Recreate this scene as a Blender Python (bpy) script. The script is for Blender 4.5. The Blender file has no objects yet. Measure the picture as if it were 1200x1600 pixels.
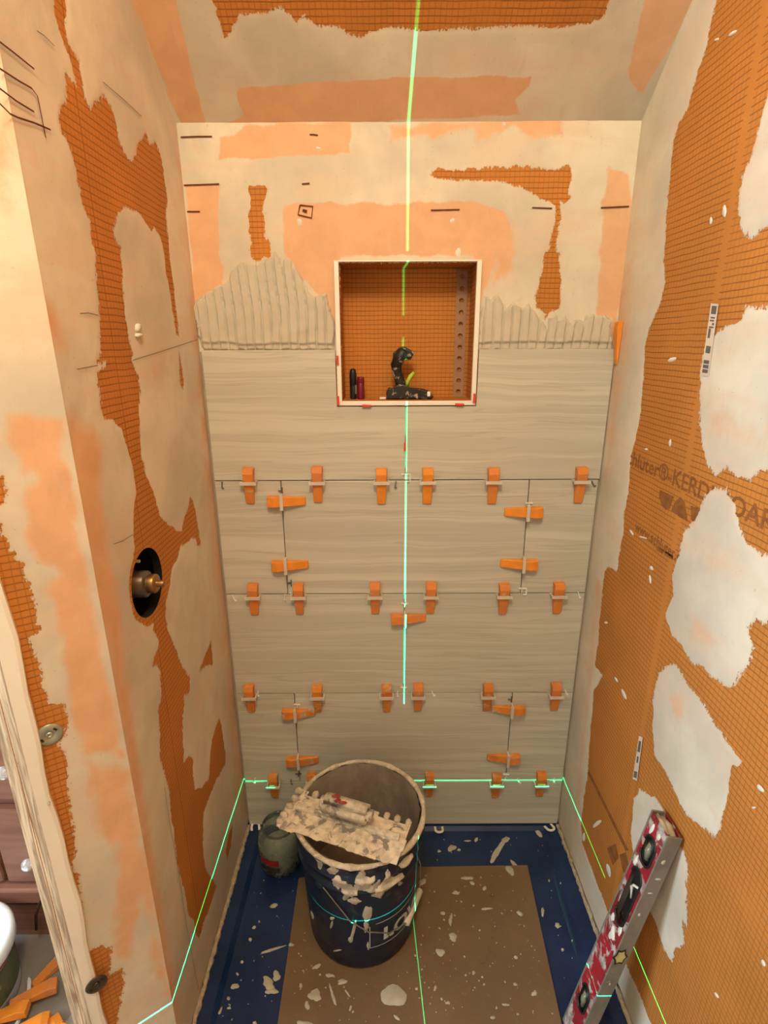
import bpy, bmesh, math, random
import numpy as np
from mathutils import Vector, Matrix

S = bpy.context.scene
COL = S.collection
random.seed(7)

# ------------------------------------------------------------------ camera
F_PX, PITCH, ROLL = 835.14, .3049, .0041
CAM = np.array([-.0524, -1.2784, 1.4203])
cp, sp, cr, sr = math.cos(PITCH), math.sin(PITCH), math.cos(ROLL), math.sin(ROLL)
FW = np.array([0, cp, -sp]); U0 = np.array([0, sp, cp]); X0 = np.array([1., 0, 0])
RT = X0 * cr - U0 * sr; UP = X0 * sr + U0 * cr
cd = bpy.data.cameras.new('camera'); cam = bpy.data.objects.new('camera', cd); COL.objects.link(cam)
cd.sensor_fit = 'VERTICAL'; cd.sensor_height = 36; cd.lens = 36 * F_PX / 1600
cd.clip_start = .02
M = Matrix.Identity(4)
for i in range(3):
    M[i][0], M[i][1], M[i][2], M[i][3] = RT[i], UP[i], -FW[i], CAM[i]
cam.matrix_world = M
S.camera = cam

# ------------------------------------------------------------------ world, lights, exposure
S.view_settings.view_transform = 'Standard'; S.view_settings.look = 'None'
S.view_settings.gamma = 1; S.view_settings.use_curve_mapping = False
S.view_settings.exposure = 0.0
w = bpy.data.worlds.new('dark_outside'); S.world = w; w.use_nodes = True      # the room is closed: nothing comes from the world
w.node_tree.nodes['Background'].inputs[0].default_value = (0, 0, 0, 1)
w.node_tree.nodes['Background'].inputs[1].default_value = 0

def area(name, loc, target, size, energy, color, sy=None):
    l = bpy.data.lights.new(name, 'AREA'); l.size = size
    if sy: l.shape = 'RECTANGLE'; l.size_y = sy
    l.energy = energy; l.color = color
    o = bpy.data.objects.new(name, l); COL.objects.link(o); o.location = loc
    o.rotation_euler = (Vector(target) - Vector(loc)).to_track_quat('-Z', 'Y').to_euler()
    return o
pl = bpy.data.lights.new('ceiling_lamp_offscreen', 'POINT'); pl.shadow_soft_size = .15; pl.energy = 60; pl.color = (1.0, .84, .57)
po = bpy.data.objects.new('ceiling_lamp_offscreen', pl); COL.objects.link(po); po.location = (-.12, -1.35, 2.45)
area('window_left_offscreen', (-2.26, -1.25, 1.35), (.5, -1.25, 1.35), .9, 64, (.68, .85, 1.0), 1.3)

# cross-line laser: a point source that only shines in one horizontal and one vertical sheet
LZ = (.062, -1.0, .1785)
ld = bpy.data.lights.new('laser_level_offscreen', 'POINT'); ld.shadow_soft_size = 0; ld.energy = 175
lo = bpy.data.objects.new('laser_level_offscreen', ld); COL.objects.link(lo); lo.location = LZ
ld.use_nodes = True; nt = ld.node_tree
em = nt.nodes['Emission']; tc = nt.nodes.new('ShaderNodeTexCoord'); nm = nt.nodes.new('ShaderNodeVectorMath'); nm.operation = 'NORMALIZE'
nt.links.new(tc.outputs['Normal'], nm.inputs[0])
def sheet(vec, w0, w1):
    d = nt.nodes.new('ShaderNodeVectorMath'); d.operation = 'DOT_PRODUCT'; d.inputs[1].default_value = vec
    nt.links.new(nm.outputs[0], d.inputs[0])
    a = nt.nodes.new('ShaderNodeMath'); a.operation = 'ABSOLUTE'; nt.links.new(d.outputs['Value'], a.inputs[0])
    m = nt.nodes.new('ShaderNodeMapRange'); m.interpolation_type = 'SMOOTHSTEP'
    m.inputs[1].default_value = w0; m.inputs[2].default_value = w1; m.inputs[3].default_value = 1; m.inputs[4].default_value = 0
    nt.links.new(a.outputs[0], m.inputs[0]); return m
a = sheet((0, 0, 1), .0010, .0030)
vn = Vector((1, .06, 0)).normalized(); b = sheet(vn, .0006, .0024)
mx = nt.nodes.new('ShaderNodeMath'); mx.operation = 'MAXIMUM'
nt.links.new(a.outputs[0], mx.inputs[0]); nt.links.new(b.outputs[0], mx.inputs[1])
ml = nt.nodes.new('ShaderNodeMath'); ml.operation = 'MULTIPLY'; ml.inputs[1].default_value = 2.2
nt.links.new(mx.outputs[0], ml.inputs[0]); nt.links.new(ml.outputs[0], em.inputs['Strength'])
em.inputs['Color'].default_value = (.012, 1, .38, 1)

# ------------------------------------------------------------------ helpers: pixels to places
def ray(px, py):
    return FW + RT * ((px - 600) / F_PX) + UP * ((800 - py) / F_PX)
class Frame:
    def __init__(s, o, u, v):
        s.o, s.u, s.v = (np.array(q, float) for q in (o, u, v)); s.n = np.cross(s.u, s.v)
    def px(s, pts):
        out = []
        for x, y in pts:
            d = ray(x, y); p = CAM + d * (((s.o - CAM) @ s.n) / (d @ s.n)) - s.o
            out.append((p @ s.u, p @ s.v))
        return np.array(out)
    def __call__(s, u, v, h=0):
        u, v = np.asarray(u, float), np.asarray(v, float); h = np.asarray(h, float) + 0 * u
        return s.o + u[..., None] * s.u + v[..., None] * s.v + h[..., None] * s.n
def at(px, py, axis, val):
    d = ray(px, py); return CAM + d * ((val - CAM[axis]) / d[axis])

XL, XR, YB = -.477, .482, .012
SL = math.radians(40); ZC = 1.856                      # sloped ceiling
FA = math.radians(35); YC = -.56                       # splayed end of the partition
LEFT = Frame((XL, 0, 0), (0, 1, 0), (0, 0, 1))
RIGHT = Frame((XR, 0, 0), (0, -1, 0), (0, 0, 1))
BACK = Frame((0, YB, 0), (1, 0, 0), (0, 0, 1))
CEIL = Frame((0, YB, ZC), (1, 0, 0), (0, -math.cos(SL), math.sin(SL)))
FACE = Frame((XL, YC, 0), (math.cos(FA), math.sin(FA), 0), (0, 0, 1))
FLOOR = Frame((0, 0, 0), (1, 0, 0), (0, 1, 0))
def zceil(y): return ZC + (YB - y) * math.tan(SL)

# ------------------------------------------------------------------ helpers: noise and polygon fields
_lat = np.random.RandomState(3).rand(256, 256)
def vnoise(u, v, f, seed=0):
    x = np.asarray(u) * f + 37.2 * seed; y = np.asarray(v) * f + 91.7 * seed
    xi = np.floor(x).astype(int); yi = np.floor(y).astype(int)
    a = x - xi; b = y - yi; a = a * a * (3 - 2 * a); b = b * b * (3 - 2 * b)
    g = lambda i, j: _lat[(xi + i) & 255, (yi + j) & 255]
    return (g(0, 0) * (1 - a) + g(1, 0) * a) * (1 - b) + (g(0, 1) * (1 - a) + g(1, 1) * a) * b - .5
def fbm(u, v, f, seed=0, o=3):
    return sum(vnoise(u, v, f * 2 ** k, seed + 5 * k) / 2 ** k for k in range(o))
def sdf(poly, u, v):
    """signed distance, positive inside"""
    P = np.asarray(poly, float); d = np.full(np.shape(u), 1e9); ins = np.zeros(np.shape(u), bool)
    for i in range(len(P)):
        a, b = P[i - 1], P[i]; e = b - a; L = e @ e + 1e-12
        t = np.clip(((u - a[0]) * e[0] + (v - a[1]) * e[1]) / L, 0, 1)
        d = np.minimum(d, (u - a[0] - t * e[0]) ** 2 + (v - a[1] - t * e[1]) ** 2)
        if abs(e[1]) > 1e-12:
            c = ((a[1] > v) != (b[1] > v)) & (u < a[0] + (v - a[1]) * e[0] / e[1]); ins ^= c
    d = np.sqrt(d); return np.where(ins, d, -d)
def union(polys, u, v):
    d = np.full(np.shape(u), -1.)
    for p in polys: d = np.maximum(d, sdf(p, u, v))
    return d

# ------------------------------------------------------------------ helpers: objects
def props(o, label=None, cat=None, group=None, kind=None):
    for k, x in (('label', label), ('category', cat), ('group', group), ('kind', kind)):
        if x: o[k] = x
    return o
def link(name, me, mat=None, parent=None, smooth=False):
    o = bpy.data.objects.new(name, me); COL.objects.link(o)
    if mat: me.materials.append(mat)
    if parent: o.parent = parent
    if smooth:
        for p in me.polygons: p.use_smooth = True
    return o
def empty(name, loc=(0, 0, 0), rot=(0, 0, 0)):
    o = bpy.data.objects.new(name, None); COL.objects.link(o); o.empty_display_size = .05
    o.location = loc; o.rotation_euler = rot; return o
def pydata(name, v, f):
    me = bpy.data.meshes.new(name); me.from_pydata([tuple(map(float, p)) for p in v], [], [tuple(map(int, q)) for q in f]); me.update(); return me
def bm_mesh(name, bm):
    bmesh.ops.recalc_face_normals(bm, faces=bm.faces)
    me = bpy.data.meshes.new(name); bm.to_mesh(me); bm.free(); return me
def copy_tree(o, parent=None):
    c = o.copy(); COL.objects.link(c)
    if parent: c.parent = parent
    for ch in o.children: copy_tree(ch, c)
    return c

def field(name, mapf, u0, u1, v0, v1, res, keep, height, mat, parent=None, attrs=None, skirt=True, smooth=True, uvf=None):
    """a sheet over (u,v) kept where keep(u,v)>0, raised by height(u,v,k), with real edges"""
    nu = max(2, int(round((u1 - u0) / res)) + 1); nv = max(2, int(round((v1 - v0) / res)) + 1)
    U, V = np.meshgrid(np.linspace(u0, u1, nu), np.linspace(v0, v1, nv), indexing='ij'); U = U.ravel(); V = V.ravel()
    K = keep(U, V) + 1e-9
    idx = np.arange(nu * nv).reshape(nu, nv)
    a, b, c, d = idx[:-1, :-1].ravel(), idx[1:, :-1].ravel(), idx[1:, 1:].ravel(), idx[:-1, 1:].ravel()
    T = np.concatenate([np.c_[a, b, c], np.c_[a, c, d]]); n = (K > 0)[T].sum(1)
    faces = T[n == 3].tolist(); eu, ev, cache, segs = [], [], {}, []
    base = len(U)
    def cutv(i, j):
        k = (min(i, j), max(i, j))
        if k not in cache:
            t = K[k[0]] / (K[k[0]] - K[k[1]]); cache[k] = base + len(eu)
            eu.append(U[k[0]] + t * (U[k[1]] - U[k[0]])); ev.append(V[k[0]] + t * (V[k[1]] - V[k[0]]))
        return cache[k]
    for t in T[(n == 1) | (n == 2)].tolist():
        out = []; cuts = []
        for q in range(3):
            i, j = t[q], t[(q + 1) % 3]
            if K[i] > 0: out.append(i)
            if (K[i] > 0) != (K[j] > 0):
                cv = cutv(i, j); out.append(cv); cuts.append((cv, K[i] > 0))
        faces.append(out)
        if len(cuts) == 2:
            s = cuts[0][0] if cuts[0][1] else cuts[1][0]; e = cuts[1][0] if cuts[0][1] else cuts[0][0]
            segs.append((s, e))
    uu = np.concatenate([U, eu]) if eu else U; vv = np.concatenate([V, ev]) if ev else V
    kk = np.concatenate([K, np.zeros(len(eu))])
    used = np.zeros(len(uu), bool)
    for q in faces: used[q] = True
    new = np.cumsum(used) - 1
    faces = [[new[i] for i in q] for q in faces]
    hh = height(uu, vv, kk) if callable(height) else np.full(len(uu), float(height))
    u_, v_, h_, k_ = uu[used], vv[used], hh[used], kk[used]
    if skirt and segs:
        sk = {}
        ex_u, ex_v = [], []
        for s, e in segs:
            for q in (s, e):
                if q not in sk: sk[q] = len(u_) + len(ex_u); ex_u.append(uu[q]); ex_v.append(vv[q])
            faces.append([new[e], new[s], sk[s], sk[e]])
        u_ = np.concatenate([u_, ex_u]); v_ = np.concatenate([v_, ex_v])
        h_ = np.concatenate([h_, np.full(len(ex_u), -.0006)]); k_ = np.concatenate([k_, np.zeros(len(ex_u))])
    if len(faces) == 0: return None
    me = pydata(name, mapf(u_, v_, h_), faces)
    uvl = me.uv_layers.new(name='UVMap'); li = np.zeros(len(me.loops), int); me.loops.foreach_get('vertex_index', li)
    uvl.data.foreach_set('uv', np.c_[u_[li], v_[li]].ravel().astype(np.float32))
    for an, fn in (attrs or {}).items():
        at_ = me.attributes.new(an, 'FLOAT', 'POINT'); at_.data.foreach_set('value', np.asarray(fn(u_, v_, k_), np.float32))
    return link(name, me, mat, parent, smooth)

def box(bm, x0, x1, y0, y1, z0, z1):
    vs = [bm.verts.new((x, y, z)) for z in (z0, z1) for y in (y0, y1) for x in (x0, x1)]
    fs = [(0, 2, 3, 1), (4, 5, 7, 6), (0, 1, 5, 4), (2, 6, 7, 3), (0, 4, 6, 2), (1, 3, 7, 5)]
    return vs, [bm.faces.new([vs[i] for i in f]) for f in fs]
def boxmesh(name, dims, bev=0.0, seg=2):
    bm = bmesh.new(); box(bm, *dims)
    if bev: bmesh.ops.bevel(bm, geom=bm.edges[:], offset=bev, segments=seg, affect='EDGES', profile=.5)
    return bm_mesh(name, bm)
def prism(name, poly, d0, d1, axes='xz', bev=0.0):
    """polygon in two axes extruded along the third from d0 to d1"""
    bm = bmesh.new()
    def p(a, b, d): return {'xz': (a, d, b), 'xy': (a, b, d), 'yz': (d, a, b)}[axes]
    A = [bm.verts.new(p(a, b, d0)) for a, b in poly]; B = [bm.verts.new(p(a, b, d1)) for a, b in poly]
    fa = bm.faces.new(A); bm.faces.new(B[::-1]); n = len(A)
    for i in range(n): bm.faces.new((A[i], B[i], B[(i + 1) % n], A[(i + 1) % n]))
    if bev: bmesh.ops.bevel(bm, geom=list(fa.edges), offset=bev, segments=2, affect='EDGES', profile=.5)
    return bm_mesh(name, bm)
def lathe(name, prof, n=48, cx=0, cy=0, arc=None):
    v, f = [], []; m = len(prof)
    for i in range(n):
        t = 2 * math.pi * i / n
        for r, z in prof: v.append((cx + r * math.cos(t), cy + r * math.sin(t), z))
    for i in range(n):
        for j in range(m - 1):
            f.append((i * m + j, ((i + 1) % n) * m + j, ((i + 1) % n) * m + j + 1, i * m + j + 1))
    me = pydata(name, v, f); bm = bmesh.new(); bm.from_mesh(me); bmesh.ops.remove_doubles(bm, verts=bm.verts, dist=1e-5)
    bm.to_mesh(me); bm.free(); return me
def tube(name, pts, r, n=8, closed=False):
    pts = [Vector(p) for p in pts]; v, f = [], []; N = len(pts)
    rs = r if isinstance(r, (list, tuple)) else [r] * N
    up = Vector((.13, .27, .95))
    for i, p in enumerate(pts):
        t = (pts[min(i + 1, N - 1)] - pts[max(i - 1, 0)]).normalized(); a = t.cross(up)
        if a.length < .05: a = t.cross(Vector((1, 0, 0)))
        a.normalize(); b = t.cross(a)
        for k in range(n):
            q = 2 * math.pi * k / n; v.append(p + (a * math.cos(q) + b * math.sin(q)) * rs[i])
    for i in range(N - 1):
        for k in range(n): f.append((i * n + k, i * n + (k + 1) % n, (i + 1) * n + (k + 1) % n, (i + 1) * n + k))
    f.append(tuple(range(n))[::-1]); f.append(tuple((N - 1) * n + k for k in range(n)))
    return pydata(name, v, f)
def text_mesh(txt, size, bold=.018):
    c = bpy.data.curves.new('lettering', 'FONT'); c.body = txt; c.size = size; c.resolution_u = 3; c.offset = size * bold
    o = bpy.data.objects.new('lettering', c); COL.objects.link(o); bpy.context.view_layer.update()
    me = bpy.data.meshes.new_from_object(o.evaluated_get(bpy.context.evaluated_depsgraph_get()))
    bpy.data.objects.remove(o); bpy.data.curves.remove(c)
    v = np.array([q.co[:] for q in me.vertices]); f = [list(p.vertices) for p in me.polygons]; bpy.data.meshes.remove(me)
    return v, f
def blob(rng, rx, ry, ang, n=14, rough=.3):
    ks = [(k, rng.uniform(-1, 1) * rough / k, rng.uniform(0, 6.28)) for k in (2, 3, 5, 7)]
    out = []
    for i in range(n):
        t = 2 * math.pi * i / n; r = 1 + sum(a * math.sin(k * t + p) for k, a, p in ks)
        x, y = rx * r * math.cos(t), ry * r * math.sin(t)
        out.append((x * math.cos(ang) - y * math.sin(ang), x * math.sin(ang) + y * math.cos(ang)))
    return out
def patch_geo(mapf, poly, th):
    """low dome from an outline: rim on the surface, inset ring raised"""
    P = np.array(poly); c = P.mean(0); Q = c + (P - c) * .8; n = len(P)
    v = np.vstack([mapf(P[:, 0], P[:, 1], np.full(n, -.0002)), mapf(Q[:, 0], Q[:, 1], np.full(n, th)), mapf(c[0:1], c[1:2], np.full(1, th * 1.15))])
    f = [(i, (i + 1) % n, n + (i + 1) % n, n + i) for i in range(n)] + [(n + i, n + (i + 1) % n, 2 * n) for i in range(n)]
    return v, f

# ------------------------------------------------------------------ materials
class NB:
    def __init__(s, name):
        s.m = bpy.data.materials.new(name); s.m.use_nodes = True; s.t = s.m.node_tree
        s.b = s.t.nodes['Principled BSDF']
    def n(s, t, **k):
        x = s.t.nodes.new(t)
        for a, b in k.items(): setattr(x, a, b)
        return x
    def l(s, a, b): s.t.links.new(a, b)
    def put(s, sock, x):
        if isinstance(x, bpy.types.NodeSocket): s.l(x, sock)
        else: sock.default_value = x
    def math(s, op, a, b=0.0, c=None):
        x = s.n('ShaderNodeMath', operation=op); s.put(x.inputs[0], a); s.put(x.inputs[1], b)
        if c is not None: s.put(x.inputs[2], c)
        return x.outputs[0]
    def ramp(s, x, a, b, lo=0.0, hi=1.0):
        m = s.n('ShaderNodeMapRange', interpolation_type='SMOOTHSTEP'); s.put(m.inputs[0], x)
        for i, q in ((1, a), (2, b), (3, lo), (4, hi)): m.inputs[i].default_value = q
        return m.outputs[0]
    def mix(s, f, a, b):
        m = s.n('ShaderNodeMix', data_type='RGBA'); s.put(m.inputs['Factor'], f)
        for k, x in ((6, a), (7, b)):
            if isinstance(x, tuple): m.inputs[k].default_value = (*x, 1) if len(x) == 3 else x
            else: s.l(x, m.inputs[k])
        return m.outputs[2]
    def vec(s, kind='Object', scale=(1, 1, 1), rnd=False, loc=(0, 0, 0)):
        t = s.n('ShaderNodeTexCoord'); o = t.outputs[kind]
        if rnd:
            oi = s.n('ShaderNodeObjectInfo'); ad = s.n('ShaderNodeVectorMath', operation='MULTIPLY_ADD')
            cb = s.n('ShaderNodeCombineXYZ')
            for k, q in enumerate((13.1, 7.3, 29.7)): s.l(s.math('MULTIPLY', oi.outputs['Random'], q), cb.inputs[k])
            s.l(o, ad.inputs[0]); ad.inputs[1].default_value = (1, 1, 1); s.l(cb.outputs[0], ad.inputs[2]); o = ad.outputs[0]
        mp = s.n('ShaderNodeMapping'); mp.inputs['Scale'].default_value = scale; mp.inputs['Location'].default_value = loc; s.l(o, mp.inputs[0]); return mp.outputs[0]
    def noise(s, v, sc, det=3, rough=.55, dist=0.0):
        x = s.n('ShaderNodeTexNoise'); s.l(v, x.inputs['Vector']); x.inputs['Scale'].default_value = sc
        x.inputs['Detail'].default_value = det; x.inputs['Roughness'].default_value = rough; x.inputs['Distortion'].default_value = dist
        return x.outputs['Fac']
    def attr(s, n): return s.n('ShaderNodeAttribute', attribute_name=n).outputs['Fac']
    def bump(s, h, st=.3, d=.002):
        x = s.n('ShaderNodeBump'); x.inputs['Strength'].default_value = st; x.inputs['Distance'].default_value = d
        s.l(h, x.inputs['Height']); s.l(x.outputs[0], s.b.inputs['Normal'])
    def out(s, col, rough=.6, metal=0.0, spec=.4):
        s.put(s.b.inputs['Base Color'], (*col, 1) if isinstance(col, tuple) else col); s.put(s.b.inputs['Roughness'], rough)
        s.b.inputs['Metallic'].default_value = metal; s.b.inputs['Specular IOR Level'].default_value = spec
        return s.m

ORANGE = (.47, .19, .038)
PEACH = (.73, .44, .26)
MUD = (.63, .58, .475)
def board_mat(name, seam=None, band=()):
    b = NB(name); uv = b.vec('UV'); sx = b.n('ShaderNodeSeparateXYZ'); b.l(uv, sx.inputs[0])
    g = .0104
    wob = b.noise(uv, 18, 2)
    def lines(c, wd):
        q = b.math('ADD', b.math('DIVIDE', c, g), b.math('MULTIPLY', wob, .35))
        fr = b.math('ABSOLUTE', b.math('SUBTRACT', b.math('FRACT', q), .5))
        return b.ramp(fr, .5 - wd - .07, .5 - wd + .02)
    lu, lv = lines(sx.outputs[0], .055), lines(sx.outputs[1], .065)
    grid = b.math('MAXIMUM', b.math('MULTIPLY', lu, .42), b.math('MULTIPLY', lv, .8))
    grid = b.math('MULTIPLY', grid, b.ramp(b.noise(uv, 9, 2), .25, .5, .55, 1))
    for c0, hw in band:
        inb = b.ramp(b.math('ABSOLUTE', b.math('SUBTRACT', sx.outputs[0], c0)), hw * .85, hw, 0, 1)
        grid = b.math('MULTIPLY', grid, inb)
    if seam is not None:
        sm = b.ramp(b.math('ABSOLUTE', b.math('SUBTRACT', sx.outputs[0], seam)), .0006, .0016, .8, 0); grid = b.math('MAXIMUM', grid, sm)
    fine = b.noise(b.vec('UV', (1, 1, 1)), 420, 2)
    base = b.mix(b.ramp(b.noise(uv, 5, 4), .3, .75), ORANGE, (.58, .225, .045))
    base = b.mix(b.math('MULTIPLY', b.ramp(fine, .3, .7), .25), base, (.37, .125, .02))
    col = b.mix(b.math('MULTIPLY', grid, .8), base, (.16, .05, .008))
    b.bump(b.math('SUBTRACT', b.math('MULTIPLY', fine, .3), grid), .35, .0008)
    return b.out(col, .75, spec=.25)
def coat_mat(name, mud=MUD, peach=PEACH, brushed=1.0, lo=.12, hi=.95, amp=.9):
    b = NB(name); uv = b.vec('UV'); thin = b.attr('thin'); edge = b.attr('edge')
    n1 = b.noise(uv, 14, 5, .62, .4); n2 = b.noise(b.vec('UV', (1, .25, 1)), 60, 4, .6, .3); n3 = b.noise(uv, 3.5, 4, .6, .3); n4 = b.noise(uv, 210, 4, .65)
    sm = b.noise(b.vec('UV', (.5, 1.6, 1), loc=(3, 1, 0)), 7, 5, .6, .8)
    t = b.math('ADD', thin, b.math('MULTIPLY', b.math('SUBTRACT', n1, .5), amp))
    t = b.math('ADD', t, b.math('MULTIPLY', b.math('SUBTRACT', n2, .5), amp * .55))
    t = b.math('ADD', t, b.math('MULTIPLY', b.math('SUBTRACT', n4, .5), amp * .3))
    t = b.ramp(t, lo, hi)
    mudc = b.mix(b.ramp(n3, .33, .67), tuple(min(1, q * 1.12) for q in mud), tuple(q * .84 for q in mud))
    mudc = b.mix(b.math('MULTIPLY', b.ramp(sm, .46, .68), .60), mudc, tuple(x * .62 + y * .38 for x, y in zip(mud, peach)))
    mudc = b.mix(b.math('MULTIPLY', b.ramp(n2, .55, .75), .25), mudc, tuple(q * .8 for q in mud))
    mudc = b.mix(b.math('MULTIPLY', b.ramp(b.noise(uv, 130, 3), .66, .74), .4), mudc, (.33, .28, .22))
    pc = b.mix(b.ramp(n1, .3, .7), peach, tuple(q * .88 for q in peach))
    pc = b.mix(b.math('MULTIPLY', b.ramp(n2, .60, .8), .5), pc, mud)
    col = b.mix(t, mudc, pc)
    e = b.math('ADD', b.math('MULTIPLY', edge, 1.6), b.math('MULTIPLY', b.math('SUBTRACT', n2, .5), .9))
    col = b.mix(b.math('MULTIPLY', b.ramp(e, .30, .85, 1, 0), .55), col, tuple(x * .45 + y * .55 for x, y in zip(mud, (.62, .34, .16))))
    h = b.math('ADD', b.math('MULTIPLY', n2, .6), b.math('MULTIPLY', n4, .3))
    b.bump(b.math('ADD', h, b.math('MULTIPLY', n1, 1.2)), .30 * brushed, .0018)
    b.out(col, .8, spec=.25)
    # torn, feathered rim of the coat
    a = b.math('ADD', edge, b.math('MULTIPLY', b.math('SUBTRACT', b.noise(b.vec('UV', (1.6, .55, 1)), 150, 4, .65), .5), 1.1))
    a = b.math('ADD', a, b.math('MULTIPLY', b.math('SUBTRACT', n4, .5), .8))
    b.put(b.b.inputs['Alpha'], b.ramp(a, .20, .27))
    return b.m
def simple(name, col, rough=.5, metal=0.0, spec=.4, var=.12, sc=20, bump=0.0, dist=.001, rnd=False):
    b = NB(name); v = b.vec('Object', rnd=rnd); n = b.noise(v, sc, 4)
    c = b.mix(b.ramp(n, .25, .75), tuple(q * (1 - var) for q in col), tuple(min(1, q * (1 + var)) for q in col))
    if bump: b.bump(b.noise(v, sc * 6, 3), bump, dist)
    return b.out(c, rough, metal, spec)
def crusty(name, under, crust, amount, sc=30, rough=.5, spec=.4, rnd=False, under2=None, crust2=None):
    """a clean surface with dried mortar sitting on it in patches"""
    b = NB(name); v = b.vec('Object', rnd=rnd); n = b.noise(v, sc, 6, .62, .5); m = b.ramp(n, .5 + .3 * (1 - 2 * amount) - .03, .5 + .3 * (1 - 2 * amount) + .04)
    u = b.mix(b.ramp(b.noise(v, sc * .4, 3), .4, .6), under, under2 or tuple(q * .8 for q in under))
    k = b.mix(b.ramp(b.noise(v, sc * 2.3, 4), .35, .65), crust, crust2 or tuple(q * .72 for q in crust))
    b.bump(b.math('ADD', m, b.math('MULTIPLY', n, .8)), .5, .0015)
    return b.out(b.mix(m, u, k), b.ramp(m, 0, 1, rough, .85), spec=spec)

MT = {}
MT['board_left'] = board_mat('orange_board_left', seam=-.418 + .02)
MT['board_right'] = board_mat('orange_board_right', band=((.357, .0085),))
MT['board'] = board_mat('orange_board')
MT['coat'] = coat_mat('dried_skim_coat')
MT['coat_back'] = coat_mat('dried_skim_coat_back', MUD, PEACH, .8, .35, .70, .95)
MT['coat_ceil'] = coat_mat('dried_skim_coat_ceiling', MUD, PEACH, .8, .35, .70, .8)
MT['coat_face'] = coat_mat('dried_skim_coat_end', MUD, PEACH, .9, .16, .68, .8)
MT['white_coat'] = coat_mat('white_skim_patch', MUD, PEACH, 1.0)
MT['thinset'] = simple('wet_thinset', (.52, .475, .385), .62, spec=.4, var=.06, sc=25, bump=.25)
def tile_mat():
    b = NB('vein_cut_tile')
    wob = b.noise(b.vec('Object', (1.6, 1, 3), rnd=True), 2.2, 2)
    def lay(fx, fz, det, wb_):
        t = b.vec('Object', (fx, 1, fz), rnd=True); ad = b.n('ShaderNodeVectorMath', operation='ADD'); cb = b.n('ShaderNodeCombineXYZ')
        b.l(b.math('MULTIPLY', wob, wb_), cb.inputs[2]); b.l(t, ad.inputs[0]); b.l(cb.outputs[0], ad.inputs[1]); return b.noise(ad.outputs[0], 1.0, det, .55)
    fine = lay(2.2, 150, 3, 3.5); mid = lay(1.3, 48, 2, 1.6); big = lay(.7, 14, 2, .7)
    c = b.mix(b.ramp(mid, .32, .68), (.475, .46, .39), (.585, .57, .49))
    c = b.mix(b.math('MULTIPLY', b.ramp(big, .42, .62), .5), c, (.48, .463, .39))
    c = b.mix(b.math('MULTIPLY', b.ramp(fine, .55, .70), .34), c, (.365, .345, .28))
    c = b.mix(b.math('MULTIPLY', b.ramp(b.math('ABSOLUTE', b.math('SUBTRACT', mid, .5)), 0, .022, 1, 0), .42), c, (.36, .34, .275))
    c = b.mix(b.math('MULTIPLY', b.ramp(lay(1.8, 85, 2, 2.4), .60, .72), .4), c, (.68, .645, .56))
    b.bump(fine, .03, .0005)
    return b.out(c, b.ramp(fine, .3, .7, .28, .40), spec=.45)
MT['tile'] = tile_mat()
MT['grout_gap'] = simple('set_thinset', (.36, .325, .265), .9)
MT['wedge'] = simple('orange_wedge', (.78, .27, .03), .42, var=.1, sc=30, bump=.1, rnd=True)
MT['wedge_used'] = crusty('orange_wedge_used', (.74, .25, .04), (.62, .42, .27), .30, 45, .5, rnd=True, under2=(.66, .23, .07))
MT['wedge_dull'] = crusty('dull_orange_wedge', (.74, .25, .04), (.62, .42, .27), .40, 45, .55, rnd=True)
def clip_m():
    b = NB('translucent_clip'); b.b.inputs['Transmission Weight'].default_value = .35; b.b.inputs['Subsurface Weight'].default_value = .0
    return b.out((.82, .76, .66), .45, spec=.4)
MT['clip'] = clip_m()
MT['spacer_white'] = simple('white_spacer', (.82, .80, .74), .5, var=.06)
MT['spacer_dark'] = simple('grey_spacer', (.12, .115, .10), .6, var=.1)
MT['spacer_red'] = simple('red_spacer', (.62, .055, .035), .45, var=.1)
MT['alu'] = simple('satin_white_profile', (.80, .76, .68), .38, spec=.5, var=.03, sc=8)
MT['alu_strip'] = simple('punched_strip', (.33, .175, .10), .6, var=.08)
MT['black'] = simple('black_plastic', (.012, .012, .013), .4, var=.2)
MT['black_crust'] = crusty('black_tool_with_mortar', (.018, .017, .015), (.46, .40, .31), .33, 55, .45)
MT['magenta'] = simple('magenta_barrel', (.16, .006, .03), .35)
MT['lime'] = simple('lime_plastic', (.42, .56, .05), .45)
MT['marker'] = simple('dark_red_marker', (.11, .02, .006), .8, var=.3, sc=80)
MT['pencil'] = simple('pencil_line', (.22, .17, .12), .9)
MT['print'] = simple('board_print', (.24, .085, .016), .8, var=.25, sc=60)
def pan_m():
    b = NB('blue_tray'); v = b.vec('Object'); n = b.noise(v, 9, 5, .6); s = b.noise(v, 70, 4)
    c = b.mix(b.ramp(n, .35, .7), (.005, .018, .075), (.008, .030, .110))
    c = b.mix(b.math('MULTIPLY', b.ramp(s, .62, .75), .25), c, (.09, .12, .16))
    b.bump(n, .05); return b.out(c, b.ramp(n, .3, .7, .28, .5), spec=.45)
MT['pan'] = pan_m()
def rim_m():
    b = NB('blue_tray_edge'); v = b.vec('Object'); n = b.noise(v, 12, 5, .6)
    c = b.mix(b.ramp(n, .3, .7), (.008, .040, .095), (.013, .058, .125)); return b.out(c, .45, spec=.4)
MT['rim'] = rim_m()
MT['bead'] = simple('sandy_bead', (.40, .34, .25), .9, var=.25, sc=90, bump=.5, dist=.003)
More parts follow.
